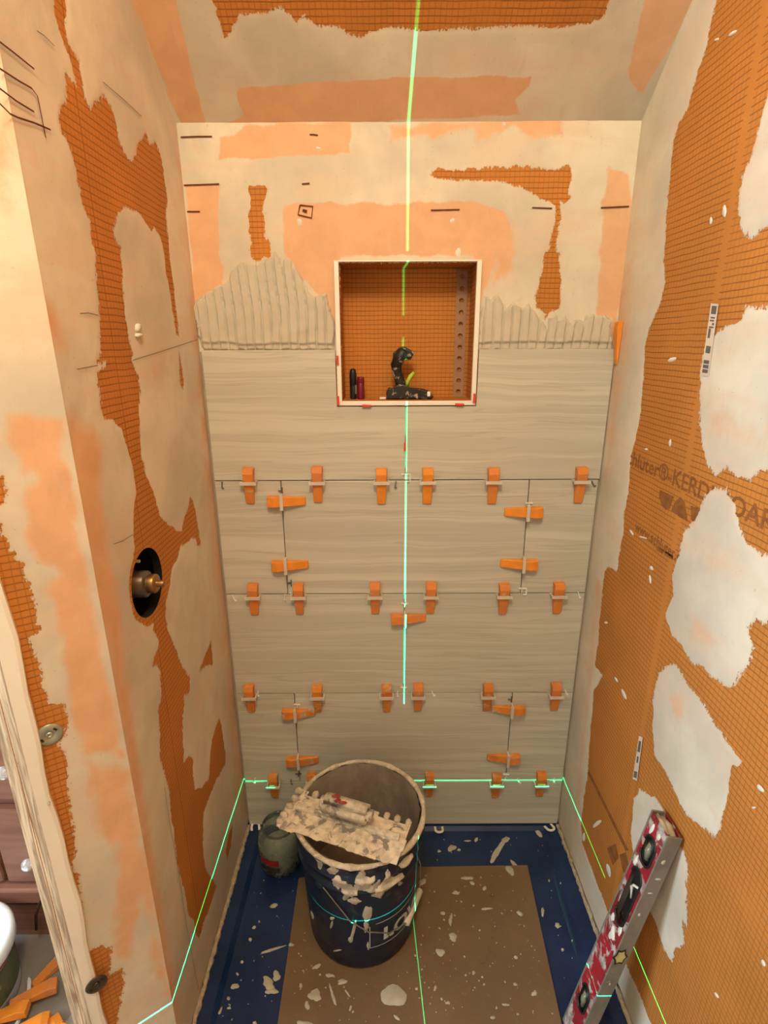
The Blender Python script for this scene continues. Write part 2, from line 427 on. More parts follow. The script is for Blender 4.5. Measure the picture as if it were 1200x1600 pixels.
def card_m():
    b = NB('brown_board'); v = b.vec('Object'); n = b.noise(v, 4, 5, .6); s = b.noise(v, 55, 5, .65)
    c = b.mix(b.ramp(n, .3, .7), (.150, .096, .056), (.185, .120, .069))
    c = b.mix(b.math('MULTIPLY', b.ramp(s, .60, .74), .35), c, (.30, .22, .15))
    c = b.mix(b.math('MULTIPLY', b.ramp(b.noise(v, 17, 5, .65, .4), .64, .74), .6), c, (.07, .045, .028))
    return b.out(c, .8, spec=.2)
MT['card'] = card_m()
MT['splat'] = simple('dried_splatter', (.42, .395, .325), .85, var=.12, sc=50)
MT['splat_grey'] = simple('dried_grey_splatter', (.36, .36, .32), .85, var=.15, sc=50)
def bucket_m():
    b = NB('blue_bucket_plastic'); v = b.vec('Object'); n = b.noise(v, 22, 6, .68, .6); z = b.n('ShaderNodeSeparateXYZ'); b.l(b.vec('Object'), z.inputs[0])
    up = b.ramp(z.outputs[2], .15, .33, 0, 1)
    f = b.math('MULTIPLY', b.ramp(n, .55, .72), b.math('ADD', b.math('MULTIPLY', up, .5), .12))
    c = b.mix(f, (.0055, .015, .042), (.22, .22, .23)); return b.out(c, b.ramp(n, .3, .7, .30, .5), spec=.45)
MT['bucket'] = bucket_m()
MT['mortar_in'] = simple('mortar_lining', (.30, .245, .20), .7, var=.18, sc=16, bump=.5, dist=.004)
MT['crust'] = crusty('mortar_crust', (.50, .43, .33), (.64, .57, .45), .5, 40, .8)
MT['trowel'] = crusty('crusted_trowel', (.27, .24, .21), (.70, .62, .49), .62, 30, .6, crust2=(.52, .45, .35))
MT['trowel_hi'] = crusty('crusted_handle', (.33, .30, .25), (.64, .585, .47), .70, 34, .7)
MT['red_stain'] = simple('red_stain', (.25, .045, .03), .7, var=.3, sc=90)
MT['wire'] = simple('steel_wire', (.33, .33, .32), .4, metal=.7, var=.15)
MT['grip'] = simple('pale_grip', (.62, .59, .50), .5, var=.12)
MT['ink_white'] = crusty('worn_white_print', (.58, .62, .66), (.10, .12, .18), .18, 60, .5)
def clear_m():
    b = NB('cloudy_clear_plastic'); b.b.inputs['Transmission Weight'].default_value = .92; b.b.inputs['IOR'].default_value = 1.3
    v = b.vec('Object'); n = b.noise(v, 35, 5, .6); b.bump(n, .25)
    return b.out(b.mix(b.ramp(n, .4, .7), (.78, .84, .79), (.62, .67, .62)), b.ramp(n, .4, .7, .12, .35), spec=.5)
MT['clear'] = clear_m()
MT['cloud'] = simple('milky_water', (.30, .33, .28), .35, var=.3, sc=30)
MT['label_red'] = crusty('red_label', (.30, .018, .025), (.30, .26, .22), .22, 60, .5)
MT['label_dark'] = crusty('dark_label', (.035, .03, .03), (.34, .32, .28), .34, 60, .5)
MT['red_face'] = crusty('red_level_face', (.33, .014, .026), (.50, .45, .40), .46, 24, .5, under2=(.16, .015, .018), crust2=(.24, .20, .19))
MT['grey_rail'] = crusty('dull_grey_rail', (.20, .185, .16), (.36, .34, .30), .2, 40, .5)
MT['raw_alu'] = simple('level_end_inside', (.42, .36, .27), .6, var=.2, sc=40)
MT['vial'] = simple('smoky_vial', (.20, .21, .15), .15, spec=.6)
MT['dark_window'] = crusty('dark_window', (.02, .016, .014), (.30, .26, .22), .24, 60, .35)
MT['sticker'] = simple('pale_yellow_sticker', (.46, .42, .16), .6, var=.2, sc=60)
MT['chip'] = simple('pale_chip', (.66, .66, .60), .8, var=.1)
def wood_m(name, a, c, sc, axis, rough=.5):
    b = NB(name); s = [14., 14., 14.]; s[axis] = .8
    v = b.vec('Object', tuple(s)); n = b.noise(v, sc, 5, .6, .8)
    wv = b.ramp(n, .35, .65); b.bump(n, .1); return b.out(b.mix(wv, a, c), rough, spec=.35)
MT['cab'] = wood_m('reddish_cabinet_wood', (.20, .085, .055), (.29, .135, .09), 1.6, 0, .4)
MT['stud'] = wood_m('raw_pine_edge', (.27, .165, .085), (.66, .50, .31), 9.0, 2, .7)
MT['stud_white'] = simple('white_primer', (.86, .845, .78), .6, var=.04, sc=8, bump=.2)
MT['glass'] = NB('knob_glass').out((.92, .93, .93), .06, spec=.6); MT['glass'].node_tree.nodes['Principled BSDF'].inputs['Transmission Weight'].default_value = .7
MT['floor_room'] = simple('dusty_room_floor', (.25, .215, .185), .7, var=.12, sc=6)
MT['paint'] = simple('room_wall_paint', (.62, .57, .49), .8, var=.04, sc=3)
MT['zinc'] = simple('zinc_washer', (.40, .44, .36), .38, metal=.6, var=.15, sc=50)
MT['bronze'] = simple('dark_steel_washer', (.10, .075, .05), .3, metal=.8, var=.3, sc=60)
MT['brass'] = simple('brass_stem', (.35, .20, .08), .35, metal=.9)
MT['valve'] = simple('valve_body', (.13, .105, .09), .3, metal=.6, var=.2)
MT['cavity'] = simple('black_housing_shade', (.02, .02, .02), .5)  # black housing plastic; near-black also paints in the shade of the wall recess
MT['cable'] = simple('brown_cable', (.03, .012, .008), .5)
MT['tub'] = simple('white_tub', (.72, .74, .74), .35, var=.03)
MT['tub_label'] = crusty('green_label', (.075, .10, .05), (.30, .30, .25), .25, 40, .5)
MT['tub_red'] = simple('red_band', (.30, .025, .03), .5)
MT['paper'] = simple('sticker_paper', (.66, .56, .44), .7, var=.05)
MT['inkgrey'] = simple('sticker_ink', (.13, .11, .10), .8)
MT['counter'] = simple('vanity_top', (.60, .57, .52), .3, var=.06)

# ------------------------------------------------------------------ outlines read off the walls (photo pixels -> wall)
L_ISLES = [
 [(80,-20),(107,-20),(100,25),(102,50),(110,75),(122,95),(128,130),(133,158),(140,172),(148,160),(162,152),(172,165),(182,195),(187,225),(197,243),(205,255),(212,240),(218,222),(228,208),(233,226),(243,220),(252,250),(258,290),(262,312),(259,330),(262,370),(264,400),(268,430),(274,470),(279,525),(275,522),(268,470),(261,430),(257,400),(255,385),(250,366),(240,352),(237,361),(228,345),(215,330),(205,328),(193,325),(185,330),(181,345),(177,358),(180,375),(189,385),(188,395),(190,430),(192,460),(196,500),(200,530),(206,553),(205,565),(215,585),(219,610),(216,640),(219,690),(220,710),(227,740),(240,770),(245,790),(250,805),(258,815),(265,822),(275,831),(284,828),(287,812),(294,792),(297,774),(303,790),(307,810),(310,830),(313,853),(308,852),(305,840),(298,842),(288,850),(281,852),(278,870),(270,885),(266,905),(262,930),(258,945),(258,960),(262,985),(270,1003),(280,1030),(288,1048),(297,1058),(295,1083),(287,1086),(288,1100),(285,1120),(285,1160),(287,1192),(295,1182),(302,1187),(301,1200),(304,1236),(315,1232),(326,1218),(328,1190),(331,1155),(342,1122),(346,1135),(352,1180),(352,1192),(335,1225),(325,1250),(318,1270),(317,1290),(317,1315),(318,1340),(322,1360),(330,1370),(338,1385),(330,1410),(325,1425),(318,1440),(312,1466),(308,1460),(303,1440),(295,1430),(290,1400),(283,1375),(277,1350),(275,1330),(272,1300),(268,1270),(265,1240),(258,1215),(254,1200),(250,1180),(250,1150),(247,1110),(252,1085),(250,1050),(245,1040),(238,1040),(240,1028),(247,1015),(248,1000),(240,985),(240,975),(230,978),(215,970),(207,960),(206,945),(210,930),(206,900),(210,870),(209,830),(210,800),(212,780),(213,760),(208,735),(203,715),(200,695),(195,680),(190,668),(175,655),(165,655),(157,640),(155,610),(152,585),(164,571),(165,566),(150,568),(157,550),(157,520),(155,495),(152,460),(150,430),(150,400),(145,385),(140,350),(130,320),(120,280),(113,250),(108,230),(98,210),(92,185),(95,168),(103,160),(103,130),(102,113),(115,130),(121,135),(112,100),(105,80),(98,60),(92,40),(85,15)],
 [(279,548),(284,575),(287,600),(285,611),(281,595),(280,570)],
 [(329,1003),(318,1030),(311,1049),(322,1040),(332,1038),(331,1020)],
 [(363,1288),(361,1320),(355,1344),(353,1330),(357,1305)],
]
L_THIN = [([(195,-20),(262,-20),(300,140),(290,200),(262,150),(238,80)], .02, .75),
 ([(262,180),(285,190),(318,540),(370,1075),(388,1280),(372,1280),(352,1090),(300,560),(283,300)], .03, .55),
 ([(55,465),(85,465),(104,545),(80,550),(62,510)], .02, .8),
 ([(98,660),(128,655),(155,690),(160,800),(183,930),(198,1060),(218,1200),(262,1480),(280,1590),(262,1600),(190,1130),(110,760)], .022, 1.0),
 ([(215,565),(262,560),(265,590),(222,600)], .02, .42),
 ([(0,250),(30,230),(60,280),(20,290)], .04, .5)]
F_ISLES = [[(-60,800),(0,822),(6,835),(12,850),(25,870),(35,883),(38,900),(50,928),(55,945),(54,955),(62,980),(52,990),(43,995),(48,1010),(55,1020),(60,1030),(65,1060),(72,1085),(75,1098),(90,1100),(101,1098),(104,1130),(102,1145),(92,1160),(87,1163),(95,1172),(102,1180),(104,1200),(107,1240),(110,1270),(113,1290),(119,1318),(117,1338),(112,1345),(118,1360),(124,1375),(126,1400),(129,1420),(124,1425),(100,1360),(70,1250),(40,1200),(0,1000),(-60,900)],
 [(143,1484),(160,1476),(174,1480),(172,1512),(168,1526),(180,1520),(192,1511),(194,1535),(188,1560),(184,1590),(184,1625),(160,1625),(148,1540),(140,1500)],
 [(-40,735),(5,745),(8,765),(3,785),(-40,815)]]
F_THIN = [([(18,655),(40,650),(95,660),(112,790),(150,1000),(192,1180),(168,1176),(130,1180),(105,1040),(88,950),(74,920),(100,900),(92,878),(66,880),(52,850),(45,800),(38,790),(60,745),(30,735)], .014, 1.0),
 ([(130,1185),(200,1205),(240,1400),(262,1550),(238,1500),(225,1400),(196,1500),(182,1490),(176,1330),(152,1290),(145,1250)], .02, .8),
 ([(-20,20),(30,60),(40,240),(10,330),(-20,330)], .03, .62)]
B_ISLES = [
 [(390,293),(412,292),(411,340),(415,370),(422,380),(422,404),(412,400),(405,408),(393,402),(390,350),(392,320)],
 [(673,272),(685,263),(705,266),(740,266),(760,262),(795,264),(800,260),(842,263),(855,266),(890,261),(893,275),(888,300),(890,310),(880,318),(875,312),(876,335),(871,360),(869,385),(873,400),(876,445),(873,484),(858,487),(852,500),(849,488),(838,480),(836,465),(843,440),(848,415),(851,400),(859,388),(860,365),(868,345),(868,320),(860,314),(845,310),(835,303),(820,295),(800,288),(790,283),(740,283),(700,279),(680,277)]]
B_THIN = [([(383,196),(548,190),(547,240),(400,247),(343,249),(343,214),(366,212)], .008, 1.0),
 ([(608,194),(800,180),(905,174),(925,178),(880,186),(884,214),(835,222),(800,200),(745,226),(735,204),(690,214),(640,221),(608,223)], .012, .78),
 ([(440,317),(745,316),(788,330),(802,370),(776,400),(765,435),(752,475),(740,400),(530,400),(529,525),(518,490),(500,462),(470,430),(455,412),(445,395),(441,360)], .008, 1.0),
 ([(770,340),(800,350),(815,380),(812,430),(790,445),(762,470),(760,420)], .03, .74),
 ([(288,288),(343,292),(343,400),(350,420),(345,480),(300,480),(300,400)], .008, .95),
 ([(291,205),(345,215),(345,250),(300,258)], .03, .5),
 ([(948,255),(988,270),(986,400),(966,480),(975,570),(953,570),(953,500),(930,500),(937,380)], .010, .92)]
C_ORANGE = [(338,-60),(341,30),(352,57),(360,45),(375,22),(400,20),(420,18),(435,8),(450,20),(463,33),(475,22),(490,33),(500,40),(515,38),(530,42),(548,55),(562,57),(580,48),(600,42),(640,45),(690,48),(720,42),(740,45),(780,40),(830,40),(870,42),(915,38),(940,30),(948,15),(955,-60)]
C_THIN = [([(372,138),(480,128),(600,122),(740,118),(830,120),(826,135),(806,155),(812,178),(700,184),(560,192),(400,198),(300,203),(340,196),(382,180),(371,155)], .006, 1.0),
 ([(180,-40),(268,-40),(297,100),(322,192),(288,205),(268,160),(238,80)], .006, 1.0),
 ([(1014,-60),(1110,-60),(1045,80),(1003,145),(985,125),(981,108),(995,60)], .006, 1.0)]
R_EDGE = [(1130,-60),(1120,0),(1110,40),(1105,70),(1085,130),(1075,170),(1060,195),(1053,220),(1047,280),(1042,330),(1040,380),(1037,410),(1040,440),(1030,480),(1018,505),(1008,540),(1005,600),(1002,640),(995,680),(988,710),(985,740),(980,780),(976,800),(975,830),(968,865),(965,895),(950,885),(945,893),(943,915),(938,960),(935,1010),(930,1040),(942,1055),(935,1070),(928,1080),(925,1120),(920,1180),(918,1220),(912,1250),(908,1287),(910,1317),(927,1363),(947,1417),(965,1470),(983,1517),(1000,1553),(1013,1587),(1040,1660),(720,1660),(680,1300),(760,600),(800,150),(840,-60)]
R_PATCH = [
 [(1240,110),(1203,135),(1195,165),(1182,215),(1170,255),(1160,275),(1156,295),(1152,330),(1157,355),(1170,372),(1180,370),(1190,355),(1205,350),(1240,300)],
 [(1240,470),(1200,478),(1185,480),(1165,478),(1158,500),(1140,508),(1122,518),(1100,545),(1095,580),(1093,640),(1095,690),(1107,727),(1118,745),(1137,730),(1153,747),(1173,750),(1187,740),(1240,725)],
 [(1115,760),(1135,765),(1150,790),(1155,820),(1170,850),(1190,865),(1240,872),(1240,965),(1195,975),(1180,968),(1168,985),(1177,1010),(1170,1040),(1157,1055),(1145,1078),(1135,1077),(1122,1062),(1108,1055),(1095,1040),(1080,1035),(1065,1010),(1050,995),(1038,962),(1050,930),(1050,900),(1060,870),(1068,830),(1085,815),(1100,780)],
 [(1052,1037),(1060,1045),(1080,1075),(1100,1100),(1130,1150),(1160,1190),(1153,1200),(1145,1200),(1140,1240),(1120,1307),(1100,1295),(1075,1275),(1060,1255),(1045,1215),(1022,1180),(1020,1140),(1020,1090),(1030,1050)],
 [(1000,1233),(1025,1245),(1035,1262),(1060,1310),(1075,1350),(1073,1400),(1075,1450),(1068,1440),(1070,1475),(1058,1480),(1050,1502),(1037,1480),(1020,1430),(1000,1400),(985,1300),(990,1250)]]
R_THIN = [([(1110,640),(1180,670),(1200,700),(1150,700),(1110,690)], .03, .6), ([(1100,850),(1150,860),(1140,905),(1110,900)], .03, .5),
 ([(1085,960),(1130,1000),(1110,1020),(1080,1000)], .02, .6), ([(1048,1090),(1065,1085),(1070,1120),(1058,1130)], .012, .75), ([(1200,640),(1240,650),(1240,690),(1195,680)], .02, .7)]
R_STRIP_THIN = [([(930,900),(945,900),(925,1100),(905,1290),(895,1290),(915,1050)], .02, .5), ([(955,400),(990,400),(985,560),(960,700),(945,760),(955,560)], .03, .55)]

def thin_fn(fr, spec):
    P = [(fr.px(p), s, a) for p, s, a in spec]
    def fn(u, v, k):
        t = np.zeros(len(u))
        for p, s, a in P:
            t = np.maximum(t, a * np.clip((sdf(p, u, v) + fbm(u, v, 30, 4) * s * .6) / s * .5 + .5, 0, 1))
        return t
    return fn
edge_fn = lambda w: (lambda u, v, k: np.clip(k / w, 0, 1))
def coat_h(th, seed):
    return lambda u, v, k: .6 * th * np.clip((k - .003) / .008, .15, 1) + .0009 * fbm(u, v, 9, seed) + .0004 * fbm(u, v, 45, seed + 2)

# ================================================================== SETTING
# ---- left partition wall with the valve hole
VALVE = LEFT.px([(231, 910)])[0]; VR = .0625
def left_dom(u, v): return np.minimum(zceil(u) - v + .003, 1.0)
def hole(u, v): return np.hypot(u - VALVE[0], v - VALVE[1]) - VR
wl = field('wall_left', LEFT, YC, YB, 0, 2.38, .008, lambda u, v: np.minimum(left_dom(u, v), hole(u, v)), 0, MT['board_left'], skirt=False)
props(wl, 'long valve wall of orange mesh board largely covered in beige skim coat', 'wall', kind='structure')
LI = [LEFT.px(p) for p in L_ISLES]
def left_keep(u, v):
    d = .0045 - union(LI, u, v) + .0022 * fbm(u, v, 70, 1) * 2 + .003 * vnoise(u, v * .3, 160, 8)
    return np.minimum(np.minimum(d, left_dom(u, v) + .012), hole(u, v) - .002)
field('skim_coat', LEFT, YC, YB, 0, 2.38, .0042, left_keep, coat_h(.0015, 2), MT['coat'], wl, {'thin': thin_fn(LEFT, L_THIN), 'edge': edge_fn(.018)})
# ---- partition body behind it
STUD_S = .112
e_in = FACE(np.array([-STUD_S]), np.array([0.]))[0]
part_poly = [(XL - .013, YB), (XL - .013, YC - .004), tuple(FACE(np.array([-.010]), np.array([0.]), np.array([-.013]))[0][:2]), tuple(FACE(np.array([-STUD_S]), np.array([0.]), np.array([-.013]))[0][:2]), (-.628, -.60), (-.628, YB)]
me = bpy.data.meshes.new('x')
outer = link('wall_partition', boxmesh('outer', (-.640, -.628, -.585, .30, 0, 2.70)), MT['paint']); bpy.data.meshes.remove(me)
props(outer, 'painted room side of the valve wall beside the wooden vanity', 'wall', kind='structure')
# ---- splayed end
wf = field('wall_end', FACE, -STUD_S - .03, 0, 0, 2.70, .008, lambda u, v: np.ones(len(u)), 0, MT['board'], skirt=False)
props(wf, 'splayed end of the valve wall with peach fleece and exposed orange mesh', 'wall', kind='structure')
FI = [FACE.px(p) for p in F_ISLES]
def face_keep(u, v): return .0042 - union(FI, u, v) + .002 * fbm(u, v, 80, 3) * 2 + .003 * vnoise(u * .3, v, 150, 6)
field('skim_coat', FACE, -STUD_S - .02, .0012, 0, 2.70, .004, face_keep, coat_h(.0015, 5), MT['coat_face'], wf, {'thin': thin_fn(FACE, F_THIN), 'edge': edge_fn(.018)})
# ---- back wall
NI = dict(x0=-.149, x1=.156, z0=1.292, z1=1.590, d=.083)      # niche opening, inside the profile
def niche_out(u, v):
    m = .003
    return np.maximum(np.maximum(NI['x0'] - m - u, u - NI['x1'] - m), np.maximum(NI['z0'] - m - v, v - NI['z1'] - m))
wb = field('wall_back', BACK, XL, XR, 0, ZC + .01, .006, lambda u, v: niche_out(u, v), 0, MT['board'], skirt=False)
props(wb, 'niche wall with grey tile rows below and skim-coated peach and orange board above', 'wall', kind='structure')
BI = [BACK.px(p) for p in B_ISLES]
def back_keep(u, v):
    d = .0038 - union(BI, u, v) + .0025 * fbm(u, v, 80, 9) * 2 + .0022 * vnoise(u, v * .4, 180, 2)
    return np.minimum(np.minimum(d, niche_out(u, v) + .006), v - 1.385)
field('skim_coat', BACK, XL, XR, 1.38, ZC + .004, .0032, back_keep, coat_h(.0014, 8), MT['coat_back'], wb, {'thin': thin_fn(BACK, B_THIN), 'edge': edge_fn(.016)})
# ---- ceiling
CL = 1.30
wc = field('ceiling', CEIL, XL, XR, 0, CL, .012, lambda u, v: np.ones(len(u)), 0, MT['board'], skirt=False)
props(wc, 'sloping shower ceiling of orange mesh board with plastered lower edge', 'ceiling', kind='structure')
CI = [CEIL.px(C_ORANGE)]; ctop = CI[0][:, 1].max()
CI[0] = np.array([(u, v + (0.9 if v > ctop - .04 else 0)) for u, v in CI[0]])
def ceil_keep(u, v): return .0042 - union(CI, u, v) + .002 * fbm(u, v, 60, 11) * 2 + .002 * vnoise(u, v * .5, 150, 3)
field('skim_coat', CEIL, XL, XR, 0, CL, .005, ceil_keep, coat_h(.0013, 12), MT['coat_ceil'], wc, {'thin': thin_fn(CEIL, C_THIN), 'edge': edge_fn(.018)})
# ---- right wall
RL = 2.62
def right_dom(u, v): return np.minimum(zceil(-u) - v + .003, 1.)
wr = field('wall_right', RIGHT, -YB, RL, 0, 2.75, .012, right_dom, 0, MT['board_right'], skirt=False)
props(wr, 'printed orange mesh board wall with white skim patches behind the spirit level', 'wall', kind='structure')
RE = RIGHT.px(R_EDGE)
RE = np.array([(max(u, -.05), v) for u, v in RE])
def right_keep(u, v):
    ub = RE[:44]
    d = .0038 + sdf(RE, u, v) + .0022 * fbm(u, v, 60, 14) * 2
    d = np.maximum(d, np.where(v > 1.75, .045 + .012 - u + .0022 * fbm(u, v, 60, 14), -1))
    return np.minimum(d, right_dom(u, v) + .012)
field('skim_coat', RIGHT, -YB, .62, 0, 2.3, .0048, right_keep, coat_h(.0014, 16), MT['coat'], wr, {'thin': thin_fn(RIGHT, R_STRIP_THIN), 'edge': edge_fn(.016)})
tf = thin_fn(RIGHT, R_THIN)
for i, p in enumerate(R_PATCH):
    P = RIGHT.px(p); lo_, hi_ = P.min(0) - .02, P.max(0) + .02
    field('skim_patch', RIGHT, lo_[0], hi_[0], lo_[1], hi_[1], .004, lambda u, v: .0046 + sdf(P, u, v) + .0025 * fbm(u, v, 60, 20 + i) * 2 + .002 * vnoise(u, v * .4, 150, 4),
          coat_h(.0016, 20 + i), MT['white_coat'], wr, {'thin': tf, 'edge': edge_fn(.020)})
rng = random.Random(5)
def splash(fr, pts, parent, mat, name='mortar_splash', th=.0012):
    """(px, py, half length px, half width px, angle deg in the photo)"""
    for x, y, a, b_, g in pts:
        g = math.radians(g); poly = [(x + q[0], y + q[1]) for q in blob(rng, a, b_, g, 14, .28)]
        P = fr.px(poly); v, f = patch_geo(fr, P, th); link(name, pydata(name, v, f), mat, parent, True)
splash(RIGHT, [(933,1287,9,3,-40),(951,1360,12,2.6,80),(1188,1232,9,3,50),(1178,1262,3,2,0),(1145,52,8,2.5,-35),(1120,62,4,2,-30),(1132,330,9,3.5,90),(1111,345,6,2,95),(1047,692,6,1.8,95),(1010,702,3,1.6,0),(1018,888,4,2.4,60),(1016,905,7,1.4,85),(975,1085,9,2.4,65),(963,1062,5,1.4,60),(947,973,2.4,2,0),(987,832,5,1.6,60),(1005,840,7,1.3,15),(1120,1555,6,1.5,60),(1193,1505,6,2.5,70),(912,1308,7,2.4,90),(1050,562,7,3.5,-30),(1147,612,3,1.5,0)], wr, MT['chip'])

# ---- niche
nb = bmesh.new(); x0, x1, z0, z1, d = NI['x0'], NI['x1'], NI['z0'], NI['z1'], NI['d']
y0, y1 = .003, YB + d
def uvplane(name, fr, a0, a1, b0, b1, mat, parent): return field(name, fr, a0, a1, b0, b1, .05, lambda u, v: np.ones(len(u)), 0, mat, parent, skirt=False, smooth=False)
nb.free()
uvplane('niche_back', Frame((0, y1, 0), (1, 0, 0), (0, 0, 1)), x0, x1, z0, z1, MT['board'], wb)
uvplane('niche_side', Frame((x0, 0, 0), (0, 1, 0), (0, 0, 1)), y0, y1, z0, z1, MT['board'], wb)
uvplane('niche_side', Frame((x1, 0, 0), (0, -1, 0), (0, 0, 1)), -y1, -y0, z0, z1, MT['board'], wb)
uvplane('niche_top', Frame((0, 0, z1), (1, 0, 0), (0, -1, 0)), x0, x1, -y1, -y0, MT['board'], wb)
uvplane('niche_sill', Frame((0, 0, z0), (1, 0, 0), (0, 1, 0)), x0, x1, y0, y1, MT['board'], wb)
# punched strip standing in the niche, right side
bm = bmesh.new(); sx0, sx1 = .1215, .1475; sw = (sx1 - sx0) / 2; scx = (sx0 + sx1) / 2; pitch = .0265; hr = .0058
n = 16
for k in range(11):
    zc = z0 + .0135 + pitch * k; zb, zt = zc - pitch / 2, zc + pitch / 2
    ring = [bm.verts.new((scx + hr * math.cos(2 * math.pi * i / n), y1 - .007, zc + hr * math.sin(2 * math.pi * i / n))) for i in range(n)]
    deep = [bm.verts.new((v.co.x, y1 - .001, v.co.z)) for v in ring]
    sq = []
    for i in range(n):
        a = 2 * math.pi * i / n; c_, s_ = math.cos(a), math.sin(a); q = max(abs(c_) / sw, abs(s_) / (pitch / 2)); sq.append(bm.verts.new((scx + c_ / q, y1 - .007, zc + s_ / q)))
    for i in range(n):
        j = (i + 1) % n; bm.faces.new((ring[i], ring[j], sq[j], sq[i])); bm.faces.new((ring[j], ring[i], deep[i], deep[j]))
zt = z0 + .0135 + pitch * 10.5
link('punched_strip', bm_mesh('punched_strip', bm), MT['alu_strip'], wb)
# profile frame: four mitred bars
fx0, fx1, fz0, fz1 = -.1600, .1640, 1.2815, 1.5945; fw = .0105; fy0, fy1 = -.0035, .006
def bar(name, pts): link(name, prism(name, pts, fy0, fy1, 'xz', .0012), MT['alu'], wb)
tw = .0035
bar('niche_profile', [(fx0, fz0), (fx1, fz0), (fx1 - fw, fz0 + fw), (fx0 + fw, fz0 + fw)])
bar('niche_profile', [(fx0, fz0), (fx0 + fw, fz0 + fw), (fx0 + fw, fz1 - tw), (fx0, fz1)])
bar('niche_profile', [(fx1, fz0), (fx1, fz1), (fx1 - fw, fz1 - tw), (fx1 - fw, fz0 + fw)])
bar('niche_profile', [(fx0, fz1), (fx0 + fw, fz1 - tw), (fx1 - fw, fz1 - tw), (fx1, fz1)])

# ---- tiles on the back wall
G = .0012; J3 = .485; H = .3075; TXL, TXR = -.469, .4755
def tile(poly): link('tile', prism('tile', poly, 0, .0085, 'xz', .0007), MT['tile'], wb)
def rect(a, b, c, d): return [(a, c), (b, c), (b, d), (a, d)]
z4, z3, z2, z1_, ztop = J3 - H, J3, J3 + H, J3 + 2 * H, J3 + 3 * H
ncx0, ncx1, ncz = fx0 - .003, fx1 + .003, fz0 - .003
tile([(TXL, z1_ + G), (-G, z1_ + G), (-G, ncz), (ncx0, ncz), (ncx0, ztop), (TXL, ztop)])
tile([(G, z1_ + G), (TXR + .003, z1_ + G), (TXR + .003, ztop), (ncx1, ztop), (ncx1, ncz), (G, ncz)])
for zz in (z2, J3 - H):
    for a, b_ in ((TXL, -.30625 - G), (-.30625 + G, .30625 - G), (.30625 + G, TXR)): tile(rect(a, b_, zz + G, zz + H - G))
for zz, hh in ((z3, H), (.012, z4 - .012)):
    for a, b_ in ((TXL, -G), (G, TXR)): tile(rect(a, b_, zz + G, zz + hh - G))
link('mortar_bed', boxmesh('mortar_bed', (XL + .0003, -.165, .0088, YB + .0005, .02, ztop - .003)), MT['grout_gap'], wb)
link('mortar_bed', boxmesh('mortar_bed', (.169, XR - .0003, .0088, YB + .0005, .02, ztop - .003)), MT['grout_gap'], wb)
link('mortar_bed', boxmesh('mortar_bed', (-.165, .169, .0088, YB + .0005, .02, ncz - .003)), MT['grout_gap'], wb)

# ---- combed thinset above the tiles
TL = [(303,480),(308,470),(322,458),(340,448),(356,440),(362,425),(372,412),(382,408),(393,411),(405,412),(415,408),(425,400),(430,392),(436,402),(440,413),(448,402),(455,405),(462,418),(470,430),(478,445),(485,460),(493,464),(500,460),(510,458),(515,480),(522,500),(525,515),(524,535),(521,548),(318,548),(310,520),(304,495)]
TR = [(747,500),(752,482),(760,465),(766,470),(771,463),(778,462),(785,472),(790,482),(800,472),(808,478),(818,482),(825,473),(832,485),(838,490),(845,500),(852,511),(858,495),(865,490),(873,497),(882,492),(890,506),(897,500),(905,498),(910,506),(915,492),(925,490),(933,492),(945,492),(953,500),(957,548),(745,548)]
for poly, per, ph in ((TL, .0205, .0), (TR, .0205, .4)):
    P = BACK.px(poly); lo_, hi_ = P.min(0) - .005, P.max(0) + .005
    def rid(u, v, k, per=per, ph=ph):
        uu = u + .010 * vnoise(u * .5, v, 12, 3) + .12 * (v - 1.45) * (u < 0) * .35
        q = np.abs(((uu / per + ph) % 1) - .5) * 2
        r = np.clip(1.0 - np.maximum(0, q - .76) / .24, 0, 1)
        low = np.clip((1.424 + .006 * vnoise(u, u, 22, 6) - v) / .004, 0, 1)
        low2 = np.exp(-((v - 1.4255 - .006 * vnoise(u, u, 22, 6)) / .0035) ** 2)
        return (.0012 + .0115 * r * (1 - .35 * low) + .0008 * low2 + .0009 * fbm(u, v, 60, 4)) * np.clip(k / .004, .3, 1)
    field('combed_thinset', BACK, lo_[0], hi_[0], max(lo_[1], 1.404), hi_[1], .0021, lambda u, v: sdf(P, u, v) + .002 * fbm(u, v, 90, 6) * 2, rid, MT['thinset'], wb)

# ---- floors
fl = link('floor', pydata('floor', [(-3, -3, -.004), (XR, -3, -.004), (XR, .3, -.004), (-3, .3, -.004)], [(0, 1, 2, 3)]), MT['floor_room'])
props(fl, 'dusty grey-brown room floor under the tub and vanity', 'floor', kind='structure')
PY0 = -.585
bm = bmesh.new()
def rw(u): return u
ring_o = [(XL + .002, PY0), (XR - .002, PY0), (XR - .002, YB - .002), (XL + .002, YB - .002)]
ring_a = [(XL + .05, PY0), (XR - .045, PY0), (XR - .045, -.03), (XL + .05, -.03)]
tray = field('floor_shower', FLOOR, XL + .03, XR - .03, PY0, .0, .03, lambda u, v: np.ones(len(u)), .0005, MT['pan'], skirt=False)
bm.free()
props(tray, 'dark blue shower tray floor spotted with dried mortar', 'shower tray', kind='structure')
